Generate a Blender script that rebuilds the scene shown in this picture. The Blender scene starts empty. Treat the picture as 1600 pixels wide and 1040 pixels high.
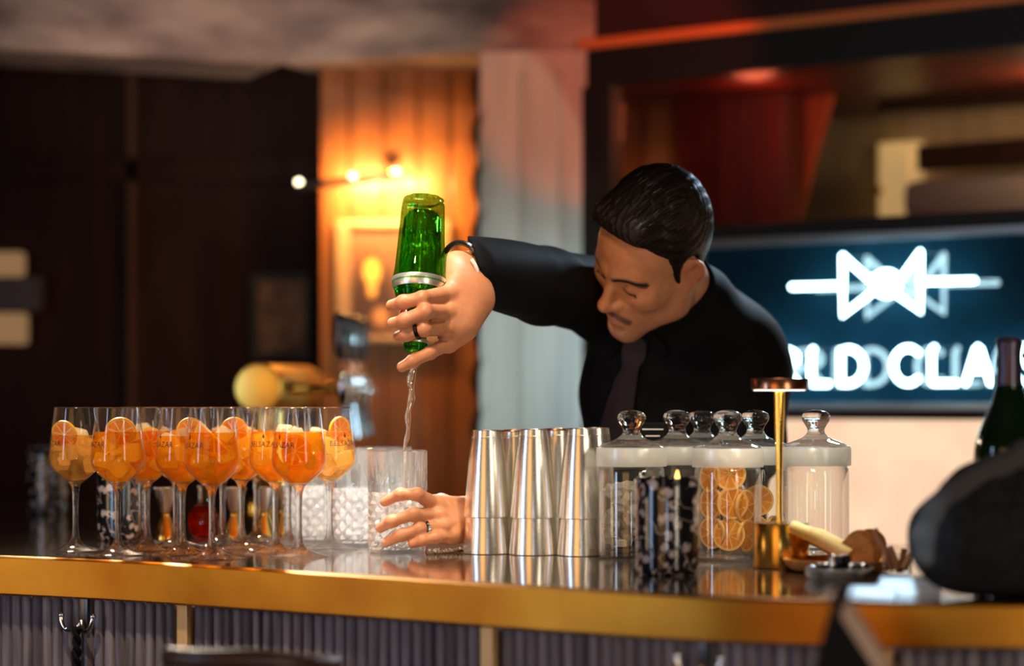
import bpy, bmesh, math, random
import numpy as np
from mathutils import Vector, Matrix
random.seed(4)
PI = math.pi
sc = bpy.context.scene
col = sc.collection
F, CZ, HOR = 3778.0, 1.315, 632.0            # focal length in pixels of the 1600 wide frame, eye height, horizon row
TOP = 1.10                                    # bar top height


def W(px, py, Y):
    return Vector(((px - 800) / F * Y, Y, CZ + (HOR - py) / F * Y))


# ------------------------------------------------------------------ camera, world, lights, exposure
cd = bpy.data.cameras.new('camera')
cam = bpy.data.objects.new('camera', cd)
col.objects.link(cam)
cam.location = (0, 0, CZ)
cam.rotation_euler = (PI / 2, 0, 0)
cd.sensor_width = 36.0
cd.lens = F / 1600 * 36
cd.shift_y = (HOR - 520) / 1600
cd.clip_start = 0.05
cd.dof.use_dof = True
cd.dof.focus_distance = 3.46
cd.dof.aperture_fstop = 2.0
cd.dof.aperture_blades = 0
sc.camera = cam

wd = bpy.data.worlds.new('world')
sc.world = wd
wd.use_nodes = True
bg = wd.node_tree.nodes['Background']
bg.inputs[0].default_value = (0.42, 0.20, 0.13, 1)
bg.inputs[1].default_value = 0.035

sc.view_settings.view_transform = 'Standard'
sc.view_settings.look = 'None'
sc.view_settings.gamma = 1
sc.view_settings.exposure = 0.0
sc.view_settings.use_curve_mapping = False
sc.cycles.max_bounces = 14
sc.cycles.transmission_bounces = 12
sc.cycles.glossy_bounces = 5
sc.cycles.transparent_max_bounces = 40
sc.cycles.sample_clamp_indirect = 6


def light(kind, name, loc, energy, color, target=None, size=0.1, size_y=None, spot=None, blend=0.3):
    ld = bpy.data.lights.new(name, kind)
    ld.energy = energy
    ld.color = color
    if kind == 'AREA':
        ld.size = size
        if size_y:
            ld.shape = 'RECTANGLE'
            ld.size_y = size_y
    else:
        ld.shadow_soft_size = size
    if kind == 'SPOT':
        ld.spot_size = spot
        ld.spot_blend = blend
    o = bpy.data.objects.new(name, ld)
    col.objects.link(o)
    o.location = loc
    if target is not None:
        o.rotation_euler = (Vector(target) - Vector(loc)).to_track_quat('-Z', 'Y').to_euler()
    return o


R_ = math.radians
# warm bar spots over the drinks and the pouring hand
light('SPOT', 'bar_spot_glasses', (-0.75, 2.35, 2.75), 115, (1, .78, .50), W(360, 740, 3.5), .05, spot=R_(34), blend=.6)
light('SPOT', 'bar_spot_pour', (-0.55, 2.5, 2.75), 48, (1, .66, .34), W(690, 560, 3.48), .05, spot=R_(30), blend=.6)
light('SPOT', 'face_fill_spot', (-.95, 2.7, 1.75), 9, (1, .50, .20), W(985, 455, 3.65), .12, spot=R_(16), blend=.8)  # added warm spot that brightens the face
light('SPOT', 'bar_spot_crystal', (-.22, 3.25, 2.9), 470, (1, .94, .86), W(575, 830, 3.62), .05, spot=R_(15), blend=.7)
light('SPOT', 'bar_spot_jars', (.30, 2.92, 2.85), 150, (1, .90, .74), W(1080, 800, 3.45), .05, spot=R_(30), blend=.7)
# cool back light from the neon side, warm back light through the drinks
light('SPOT', 'back_spot_cool', (.85, 4.75, 2.05), 40, (.62, .82, 1), W(1060, 430, 3.8), .08, spot=R_(40), blend=.6)
light('SPOT', 'back_spot_glasses', (-.95, 4.9, 2.2), 170, (1, .86, .66), W(330, 720, 3.55), .06, spot=R_(26), blend=.7)
light('SPOT', 'back_spot_crystal', (-.35, 4.9, 2.3), 300, (1, .97, .92), W(565, 815, 3.66), .06, spot=R_(15), blend=.7)
light('SPOT', 'tap_fill_spot', (-.75, 3.9, 2.4), 30, (1, .80, .42), (-.47, 5.1, 1.33), .05, spot=R_(20), blend=.6)  # added spot so the barrel's end cap shines
# added unseen area fills on the guests' side for brass and steel to mirror
light('AREA', 'front_fill_warm', (-1.5, -.4, 1.7), 16, (1, .50, .16), (-.2, 3.0, 1.06), 1.6)
light('AREA', 'steel_fill_cool', (-2.3, 1.9, 1.5), 13, (.50, .68, 1), (0, 3.4, 1.2), .3, 1.3)
light('AREA', 'steel_fill_pale', (1.5, .9, 1.45), 17, (1, .86, .66), (.1, 3.4, 1.2), .5, 1.4)
light('AREA', 'brass_streak_fill', (.02, 1.2, .9), 2.2, (.80, .86, 1), (.1, 3.0, 1.05), .10, .6)  # added for a pale streak on the brass edge
light('AREA', 'brass_fill_left', (-2.7, 2.7, 1.05), 3.0, (1, .74, .42), (0, 2.88, 1.06), .5, .5)  # added for a hot spot midway along the brass edge
# stage colour on the far corner
light('SPOT', 'corner_spot_red', (.70, 4.3, 2.2), 52, (1, .12, .012), W(985, 115, 5.55), .03, spot=R_(23), blend=.3)
light('SPOT', 'corner_spot_white', (-.20, 4.30, 2.75), 17, (1, .82, .58), W(610, 350, 5.75), .012, spot=R_(33.5), blend=.08)
light('SPOT', 'soffit_fill', (-.6, 4.6, 1.6), 40, (1, .74, .6), W(350, 0, 5.7), .1, spot=R_(56), blend=.9)  # added warm fill that brightens the soffit
light('SPOT', 'tap_glint_fill', W(960, 560, 5.3), 14, (.55, .85, 1), W(570, 590, 5.15), .05, spot=R_(24), blend=.6)  # added spot for cool streaks on the tap handles
light('SPOT', 'neon_fill_wash', W(925, 560, 5.2), 9, (.55, .85, 1), W(838, 560, 5.69), .03, spot=R_(95), blend=.9)  # added spot standing in for the neon's light on the pale wall


# ------------------------------------------------------------------ materials
def nodes(name):
    m = bpy.data.materials.new(name)
    m.use_nodes = True
    nt = m.node_tree
    return m, nt, nt.nodes['Principled BSDF'], nt.nodes['Material Output']


def mat(name, c, rough=.5, metal=0., spec=.5, trans=0., ior=1.45, sss=0., emit=None, estr=0., coat=0., bump=None, var=None):
    """c colour; var=(scale, dark colour, stretch xyz) noise mix; bump=(scale, strength, stretch)"""
    m, nt, b, out = nodes(name)
    N, L = nt.nodes, nt.links
    b.inputs['Base Color'].default_value = (*c, 1)
    b.inputs['Roughness'].default_value = rough
    b.inputs['Metallic'].default_value = metal
    b.inputs['Specular IOR Level'].default_value = spec
    b.inputs['Transmission Weight'].default_value = trans
    b.inputs['IOR'].default_value = ior
    b.inputs['Coat Weight'].default_value = coat
    if sss:
        b.inputs['Subsurface Weight'].default_value = sss
        b.inputs['Subsurface Radius'].default_value = (.012, .004, .002)
        b.inputs['Subsurface Scale'].default_value = 1.0
    if emit:
        b.inputs['Emission Color'].default_value = (*emit, 1)
        b.inputs['Emission Strength'].default_value = estr
    tc = N.new('ShaderNodeTexCoord')

    def tex(scale, stretch, detail=4):
        mp = N.new('ShaderNodeMapping')
        mp.inputs['Scale'].default_value = stretch
        L.new(tc.outputs['Object'], mp.inputs[0])
        t = N.new('ShaderNodeTexNoise')
        t.inputs['Scale'].default_value = scale
        t.inputs['Detail'].default_value = detail
        L.new(mp.outputs[0], t.inputs['Vector'])
        return t
    if var:
        t = tex(var[0], var[2])
        r = N.new('ShaderNodeValToRGB')
        r.color_ramp.elements[0].position = .35
        r.color_ramp.elements[1].position = .68
        r.color_ramp.elements[0].color = (*var[1], 1)
        r.color_ramp.elements[1].color = (*c, 1)
        L.new(t.outputs['Fac'], r.inputs[0])
        L.new(r.outputs[0], b.inputs['Base Color'])
    if bump:
        t = tex(bump[0], bump[2])
        bp = N.new('ShaderNodeBump')
        bp.inputs['Strength'].default_value = bump[1]
        bp.inputs['Distance'].default_value = .004
        L.new(t.outputs['Fac'], bp.inputs['Height'])
        L.new(bp.outputs[0], b.inputs['Normal'])
    return m


def emis(name, c, s):
    m = bpy.data.materials.new(name)
    m.use_nodes = True
    nt = m.node_tree
    nt.nodes.clear()
    e = nt.nodes.new('ShaderNodeEmission')
    e.inputs[0].default_value = (*c, 1)
    e.inputs[1].default_value = s
    o = nt.nodes.new('ShaderNodeOutputMaterial')
    nt.links.new(e.outputs[0], o.inputs[0])
    return m


def mix_mat(name, parts):
    """parts: list of (kind, colour, roughness/ior, weight); summed by successive mixes"""
    m = bpy.data.materials.new(name)
    m.use_nodes = True
    nt = m.node_tree
    nt.nodes.clear()
    N, L = nt.nodes, nt.links
    cur, tot = None, 0
    for kind, c, a, w in parts:
        n = N.new('ShaderNodeBsdf' + kind)
        n.inputs['Color'].default_value = (*c, 1)
        if kind in ('Glass', 'Refraction'):
            n.inputs['IOR'].default_value = a
            n.inputs['Roughness'].default_value = .0
        elif 'Roughness' in n.inputs and a is not None:
            n.inputs['Roughness'].default_value = a
        if cur is None:
            cur, tot = n, w
        else:
            mx = N.new('ShaderNodeMixShader')
            tot += w
            mx.inputs[0].default_value = w / tot
            L.new(cur.outputs[0], mx.inputs[1])
            L.new(n.outputs[0], mx.inputs[2])
            cur = mx
    o = N.new('ShaderNodeOutputMaterial')
    L.new(cur.outputs[0], o.inputs[0])
    return m


def thin_glass(name, tint=(1, 1, 1), base=.04, edge=.75, power=3.0, rough=.02):
    """thin clear wall: transparent with a fresnel-like gloss that rises to the silhouette"""
    m = bpy.data.materials.new(name)
    m.use_nodes = True
    nt = m.node_tree
    nt.nodes.clear()
    N, L = nt.nodes, nt.links
    t = N.new('ShaderNodeBsdfTransparent')
    t.inputs[0].default_value = (*tint, 1)
    g = N.new('ShaderNodeBsdfGlossy')
    g.inputs['Roughness'].default_value = rough
    lw = N.new('ShaderNodeLayerWeight')
    lw.inputs[0].default_value = .5
    p = N.new('ShaderNodeMath'); p.operation = 'POWER'; p.inputs[1].default_value = power
    L.new(lw.outputs['Facing'], p.inputs[0])
    mr = N.new('ShaderNodeMapRange')
    mr.inputs['To Min'].default_value = base
    mr.inputs['To Max'].default_value = edge
    L.new(p.outputs[0], mr.inputs['Value'])
    mx = N.new('ShaderNodeMixShader')
    tr = N.new('ShaderNodeBsdfTranslucent')             # white scatter added to stand in for bright refracted edge lines
    tr.inputs[0].default_value = (.95, .95, .95, 1)
    ge = N.new('ShaderNodeMixShader')
    ge.inputs[0].default_value = .12
    L.new(g.outputs[0], ge.inputs[1])
    L.new(tr.outputs[0], ge.inputs[2])
    L.new(mr.outputs[0], mx.inputs[0])
    L.new(t.outputs[0], mx.inputs[1])
    L.new(ge.outputs[0], mx.inputs[2])
    o = N.new('ShaderNodeOutputMaterial')
    L.new(mx.outputs[0], o.inputs[0])
    return m


M = {}
M['brass_band'] = mat('aged_brass', (.66, .30, .034), .40, 1, var=(5, (.48, .17, .018), (1, 1, 1.5)), bump=(30, .05, (1, 1, 1)))
M['bar_top'] = mat('polished_dark_metal', (.30, .25, .22), .085, .9, bump=(26, .02, (1, 1, 1)))
M['slat'] = mat('grey_violet_slat', (.235, .205, .235), .5, 0, var=(14, (.075, .06, .078), (6, 6, .35)), bump=(40, .35, (4, 4, .2)))
nt_ = M['slat'].node_tree                              # every slat gets its own grain
oi_ = nt_.nodes.new('ShaderNodeObjectInfo')
for mp_ in [n for n in nt_.nodes if n.type == 'MAPPING']:
    cx_ = nt_.nodes.new('ShaderNodeCombineXYZ')
    ml_ = nt_.nodes.new('ShaderNodeMath'); ml_.operation = 'MULTIPLY'; ml_.inputs[1].default_value = 37.0
    nt_.links.new(oi_.outputs['Random'], ml_.inputs[0])
    for k_ in range(3):
        nt_.links.new(ml_.outputs[0], cx_.inputs[k_])
    nt_.links.new(cx_.outputs[0], mp_.inputs['Location'])
M['slat_gap'] = mat('dark_gap', (.02, .015, .022), .7)
M['brass'] = mat('brass', (.75, .45, .10), .22, 1)
M['brass_shiny'] = mat('polished_brass', (.95, .60, .12), .12, 1)
M['steel'] = mat('brushed_steel', (.88, .84, .76), .27, 1, bump=(60, .03, (.2, .2, 8)))
M['chrome'] = mat('chrome', (.8, .82, .85), .08, 1)
M['iron'] = mat('dark_iron', (.10, .09, .095), .3, .9)
M['black'] = mat('black_plastic', (.012, .012, .014), .25)
M['black_matte'] = mat('black_matte', (.005, .0045, .005), .8, spec=.15)
M['satin_brass'] = mat('satin_brass', (.80, .50, .22), .5, .55)
M['brass_cap'] = mat('brass_barrel', (.98, .66, .14), .34, 1)
M['black_chrome'] = mat('black_gloss', (.010, .011, .013), .18, 0, spec=1.0, coat=1.0)
M['copper'] = mat('copper', (.55, .22, .12), .25, 1)
M['glass'] = mix_mat('clear_glass', [('Glass', (1, 1, 1), 1.45, .6), ('Transparent', (1, 1, 1), None, .4)])
M['bowl'] = thin_glass('bowl_glass', (.985, .985, .985), .022, 1.0, 5.0)
M['jar'] = thin_glass('jar_glass', (.97, .97, .96), .05, .9, 2.5)
M['frosted'] = mix_mat('ground_glass', [('Diffuse', (.85, .85, .8), .5, .35), ('Translucent', (.9, .9, .85), None, .3), ('Transparent', (1, 1, 1), None, .3), ('Glossy', (1, 1, 1), .25, .1)])
M['crystal'] = mix_mat('cut_crystal', [('Glass', (1, 1, 1), 1.52, .60), ('Transparent', (1, 1, 1), None, .12), ('Translucent', (.97, .98, .97), None, .14), ('Diffuse', (.97, .98, .97), .5, .14)])
M['crystal_clear'] = mix_mat('clear_crystal', [('Glass', (1, 1, 1), 1.50, .62), ('Transparent', (1, 1, 1), None, .355), ('Translucent', (.97, .98, .97), None, .025)])
M['drink'] = mix_mat('orange_spritz', [('Glass', (1, .64, .13), 1.16, .30), ('Translucent', (1, .47, .03), None, .15), ('Diffuse', (1, .45, .03), .5, .05), ('Transparent', (1, .67, .15), None, .50)])
M['drink_pale'] = mix_mat('pale_spritz', [('Glass', (1, .76, .44), 1.16, .34), ('Translucent', (1, .58, .18), None, .10), ('Diffuse', (1, .58, .22), .5, .04), ('Transparent', (1, .76, .40), None, .52)])
M['drink_backlit'] = mix_mat('backlit_spritz', [('Glass', (1, .66, .17), 1.16, .30), ('Translucent', (1, .50, .04), None, .13), ('Diffuse', (1, .50, .05), .5, .04), ('Transparent', (1, .68, .19), None, .53)])  # lighter yellow of the backlit glasses put into the drink's colour
M['ice'] = mix_mat('ice', [('Glass', (1, .95, .82), 1.31, .34), ('Translucent', (1, .88, .60), None, .34), ('Diffuse', (1, .88, .64), .5, .20), ('Transparent', (1, .95, .8), None, .12)])
M['rind'] = mat('orange_rind', (.95, .42, .02), .45, sss=.2)
M['flesh'] = mat('orange_flesh', (.95, .36, .04), .4, sss=.3, var=(60, (.85, .22, .02), (1, 1, 1)))
M['pith'] = mat('orange_pith', (.95, .72, .35), .5)
M['print'] = mat('black_print', (.03, .012, .006), .5)
M['dried_rim'] = mat('dried_rind', (.92, .52, .16), .5, sss=.1)
M['dried'] = mat('dried_orange', (.85, .33, .03), .45, sss=.1, var=(50, (.65, .18, .01), (1, 1, 1)))
M['rock'] = mix_mat('rock_sugar', [('Glass', (1, .99, .95), 1.45, .5), ('Diffuse', (.8, .78, .72), .5, .3), ('Translucent', (.8, .78, .72), None, .2)])
M['bottle_green'] = mix_mat('green_glass', [('Glass', (.30, .74, .26), 1.45, .50), ('Transparent', (.50, .84, .34), None, .50)])
M['gin'] = mix_mat('clear_spirit', [('Glass', (.97, .95, .60), 1.12, .35), ('Transparent', (.97, .95, .60), None, .65)])
M['silver_foil'] = mat('silver_foil', (.78, .76, .72), .3, .8)
M['red_seal'] = mat('red_seal', (.35, .012, .015), .4)
M['white_paint'] = mat('white_paint', (.8, .78, .74), .5)
M['stream'] = mix_mat('pouring_spirit', [('Glass', (1, .95, .9), 1.33, .7), ('Transparent', (1, 1, 1), None, .2), ('Diffuse', (1, .8, .7), .5, .1)])
M['shirt'] = mat('black_shirt', (.0055, .0055, .0075), .75, spec=.14, bump=(300, .08, (1, 1, 1)))
M['tie'] = mat('plum_tie', (.022, .009, .017), .65)
M['hair'] = mat('dark_brown_hair', (.011, .006, .0045), .45, spec=.28, bump=(230, .55, (1, .06, 1)))
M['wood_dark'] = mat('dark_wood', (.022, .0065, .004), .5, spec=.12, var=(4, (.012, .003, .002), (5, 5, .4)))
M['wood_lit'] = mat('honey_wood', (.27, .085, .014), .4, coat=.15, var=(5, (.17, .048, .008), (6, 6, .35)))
M['wood_red'] = mat('red_wood', (.16, .022, .014), .42, var=(5, (.09, .012, .009), (6, 6, .35)))
M['plaster'] = mat('mottled_plaster', (.42, .32, .27), .85, var=(9, (.17, .12, .11), (.5, .5, 1.5)), bump=(16, .6, (1, 1, 2)))
M['pale_wall'] = mat('pale_wall', (.56, .50, .42), .6, var=(6, (.40, .36, .31), (3, 3, .3)))
M['frame_black'] = mat('black_frame', (.010, .008, .008), .5)
M['maroon'] = mat('maroon_panel', (.045, .015, .013), .5)
M['moulding'] = mat('lit_edge_moulding', (.75, .20, .05), .5)  # orange of the lit soffit edge put into the moulding's colour
M['ceiling'] = mat('ceiling_paint', (.06, .035, .03), .8)
M['floor'] = mat('floor_boards', (.07, .035, .02), .5, var=(3, (.04, .02, .012), (1, 8, 1)))
M['neon'] = emis('neon_light', (.55, .90, 1), 12.0)
M['sign_panel'] = mat('dark_blue_gloss', (.006, .030, .052), .05, 0, spec=1.0, coat=1.0)
M['peach'] = None
M['leather'] = mat('brown_leather', (.05, .02, .013), .4, bump=(90, .2, (1, 1, 1)))
M['wool'] = mat('charcoal_wool', (.020, .019, .020), .95, spec=.1, bump=(260, .9, (1, 1, 1)), var=(120, (.010, .010, .011), (1, 1, 1)))
M['wool_lt'] = mat('grey_wool', (.06, .056, .057), .95, spec=.1, bump=(260, .9, (1, 1, 1)))
M['pale_wood'] = mat('pale_wood_edge', (.44, .30, .22), .6, var=(9, (.36, .23, .16), (4, 4, .5)))
M['cinnamon'] = mat('cinnamon', (.60, .30, .17), .7, var=(30, (.45, .2, .1), (1, 1, .3)))
M['stalk'] = mat('pale_yellow_stalk', (.80, .62, .26), .55, sss=.2, var=(30, (.62, .42, .12), (1, 1, 1)))
M['kraft'] = mat('dried_brown', (.62, .27, .06), .7, var=(40, (.36, .13, .03), (1, 1, 1)))
M['bitters'] = mix_mat('red_bitters', [('Glass', (.55, .06, .01), 1.4, .6), ('Translucent', (.8, .10, .01), None, .3), ('Transparent', (.6, .1, .03), None, .1)])
M['candle_glass'] = mat('dark_candle_glass', (.010, .010, .014), .12, spec=.7, coat=.5)
M['flame'] = emis('candle_flame', (1, .62, .10), 6.0)
M['wax'] = mat('candle_wax', (.8, .6, .3), .5, sss=.4)
M['warm_glow'] = emis('warm_shade_glow', (1, .55, .24), .26)
M['lamp_glow'] = emis('lamp_diffuser_glow', (1, .90, .76), 3.2)
M['glint'] = emis('glint_glow', (1, .82, .52), 9.0)  # glowing balls standing in for specular glints on the lamp bar
M['silver_frame'] = mat('brushed_silver_frame', (.62, .66, .70), .3, .9)
M['gilt'] = mat('gilt_frame', (.38, .22, .12), .4, .3)
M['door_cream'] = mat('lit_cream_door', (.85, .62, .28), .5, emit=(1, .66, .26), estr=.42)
M['beige'] = mat('beige_wall', (.50, .38, .22), .7, var=(5, (.38, .28, .16), (4, 4, .4)))
M['dusk'] = mat('grey_violet_cloth', (.20, .17, .18), .8)
M['ring_dark'] = mat('dark_ring', (.05, .045, .04), .2, .9)


def skin_mat():
    m, nt, b, out = nodes('skin')
    N, L = nt.nodes, nt.links
    a = N.new('ShaderNodeAttribute')
    a.attribute_name = 'Col'
    tc = N.new('ShaderNodeTexCoord')
    t = N.new('ShaderNodeTexNoise')
    t.inputs['Scale'].default_value = 90
    t.inputs['Detail'].default_value = 5
    L.new(tc.outputs['Object'], t.inputs['Vector'])
    mx = N.new('ShaderNodeMix'); mx.data_type = 'RGBA'; mx.blend_type = 'MULTIPLY'
    mx.inputs[0].default_value = .35
    r = N.new('ShaderNodeValToRGB')
    r.color_ramp.elements[0].color = (.72, .60, .55, 1)
    r.color_ramp.elements[0].position = .3
    r.color_ramp.elements[1].color = (1.0, 1, 1, 1)
    r.color_ramp.elements[1].position = .65
    L.new(t.outputs['Fac'], r.inputs[0])
    L.new(a.outputs['Color'], mx.inputs[6])
    L.new(r.outputs[0], mx.inputs[7])
    L.new(mx.outputs[2], b.inputs['Base Color'])
    b.inputs['Roughness'].default_value = .45
    b.inputs['Subsurface Weight'].default_value = .12
    b.inputs['Subsurface Radius'].default_value = (.008, .003, .0015)
    b.inputs['Subsurface Scale'].default_value = 1.0
    t2 = N.new('ShaderNodeTexNoise')
    t2.inputs['Scale'].default_value = 260
    L.new(tc.outputs['Object'], t2.inputs['Vector'])
    bp = N.new('ShaderNodeBump')
    bp.inputs['Strength'].default_value = .15
    bp.inputs['Distance'].default_value = .002
    L.new(t2.outputs['Fac'], bp.inputs['Height'])
    L.new(bp.outputs[0], b.inputs['Normal'])
    return m


M['skin'] = skin_mat()


def floral_mat():
    """dark candle glass with a printed pattern of pale blossoms and tendrils"""
    m, nt, b, out = nodes('floral_candle_glass')
    N, L = nt.nodes, nt.links
    tc = N.new('ShaderNodeTexCoord')
    def thresh(scale, detail, a0, a1, ridge=False):
        n = N.new('ShaderNodeTexNoise'); n.inputs['Scale'].default_value = scale; n.inputs['Detail'].default_value = detail
        L.new(tc.outputs['Object'], n.inputs['Vector'])
        src = n.outputs['Fac']
        if ridge:
            q = N.new('ShaderNodeMath'); q.operation = 'SUBTRACT'; q.inputs[1].default_value = .5
            w = N.new('ShaderNodeMath'); w.operation = 'ABSOLUTE'
            L.new(src, q.inputs[0]); L.new(q.outputs[0], w.inputs[0]); src = w.outputs[0]
        k = N.new('ShaderNodeMapRange'); k.inputs['From Min'].default_value = a0; k.inputs['From Max'].default_value = a1
        L.new(src, k.inputs['Value'])
        return k.outputs[0]
    v = N.new('ShaderNodeTexVoronoi'); v.inputs['Scale'].default_value = 62
    L.new(tc.outputs['Object'], v.inputs['Vector'])
    pet = N.new('ShaderNodeMapRange'); pet.inputs['From Min'].default_value = .42; pet.inputs['From Max'].default_value = .36
    L.new(v.outputs['Distance'], pet.inputs['Value'])
    blot = thresh(105, 1, .445, .49)
    m1 = N.new('ShaderNodeMath'); m1.operation = 'MULTIPLY'
    L.new(pet.outputs[0], m1.inputs[0]); L.new(blot, m1.inputs[1])
    tend = thresh(34, 0, .007, .004, True)
    m2 = N.new('ShaderNodeMath'); m2.operation = 'MAXIMUM'
    L.new(m1.outputs[0], m2.inputs[0]); L.new(tend, m2.inputs[1])
    r = N.new('ShaderNodeValToRGB')
    r.color_ramp.elements[0].color = (.008, .008, .011, 1)
    r.color_ramp.elements[1].color = (.52, .43, .40, 1)
    L.new(m2.outputs[0], r.inputs[0])
    L.new(r.outputs[0], b.inputs['Base Color'])
    b.inputs['Roughness'].default_value = .18
    b.inputs['Coat Weight'].default_value = .6
    return m


M['floral'] = floral_mat()


def peach_mat():
    m = bpy.data.materials.new('backlit_peach_panel')
    m.use_nodes = True
    nt = m.node_tree
    nt.nodes.clear()
    N, L = nt.nodes, nt.links
    tc = N.new('ShaderNodeTexCoord')
    t = N.new('ShaderNodeTexNoise'); t.inputs['Scale'].default_value = 7
    L.new(tc.outputs['Object'], t.inputs['Vector'])
    r = N.new('ShaderNodeValToRGB')
    r.color_ramp.elements[0].position = .35; r.color_ramp.elements[0].color = (1.0, .60, .40, 1)
    r.color_ramp.elements[1].position = .65; r.color_ramp.elements[1].color = (1.0, .72, .47, 1)
    L.new(t.outputs['Fac'], r.inputs[0])
    e = N.new('ShaderNodeEmission')
    e.inputs[1].default_value = 1.05
    L.new(r.outputs[0], e.inputs[0])
    o = N.new('ShaderNodeOutputMaterial')
    L.new(e.outputs[0], o.inputs[0])
    return m


M['peach'] = peach_mat()


def portrait_mat():
    """plain generic dark portrait: pale oval face, dark dress, pale hands"""
    m, nt, b, out = nodes('painted_portrait')
    N, L = nt.nodes, nt.links
    tc = N.new('ShaderNodeTexCoord')

    def blob(cx, cz, rx, rz):
        mp = N.new('ShaderNodeMapping')
        mp.inputs['Location'].default_value = (-cx / rx, 0, -cz / rz)
        mp.inputs['Scale'].default_value = (1 / rx, 0, 1 / rz)
        L.new(tc.outputs['Object'], mp.inputs[0])
        g = N.new('ShaderNodeTexGradient'); g.gradient_type = 'SPHERICAL'
        L.new(mp.outputs[0], g.inputs[0])
        r = N.new('ShaderNodeValToRGB')
        r.color_ramp.elements[0].position = .05
        r.color_ramp.elements[1].position = .45
        L.new(g.outputs['Fac'], r.inputs[0])
        return r
    n = N.new('ShaderNodeTexNoise'); n.inputs['Scale'].default_value = 12
    L.new(tc.outputs['Object'], n.inputs['Vector'])
    bgc = N.new('ShaderNodeValToRGB')
    bgc.color_ramp.elements[0].color = (.10, .040, .022, 1)
    bgc.color_ramp.elements[1].color = (.22, .10, .06, 1)
    L.new(n.outputs['Fac'], bgc.inputs[0])
    cur = bgc.outputs[0]
    for cx, cz, rx, rz, c in ((-.052, -.045, .075, .12, (.055, .025, .02)), (-.052, .03, .036, .058, (.07, .03, .015)),
                              (-.052, .025, .026, .042, (.80, .42, .10)), (-.052, -.015, .014, .03, (.7, .36, .10)), (-.03, -.085, .026, .03, (.5, .22, .09))):
        mx = N.new('ShaderNodeMix'); mx.data_type = 'RGBA'
        L.new(blob(cx, cz, rx, rz).outputs[0], mx.inputs[0])
        L.new(cur, mx.inputs[6])
        mx.inputs[7].default_value = (*c, 1)
        cur = mx.outputs[2]
    L.new(cur, b.inputs['Base Color'])
    b.inputs['Roughness'].default_value = .4
    return m


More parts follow.
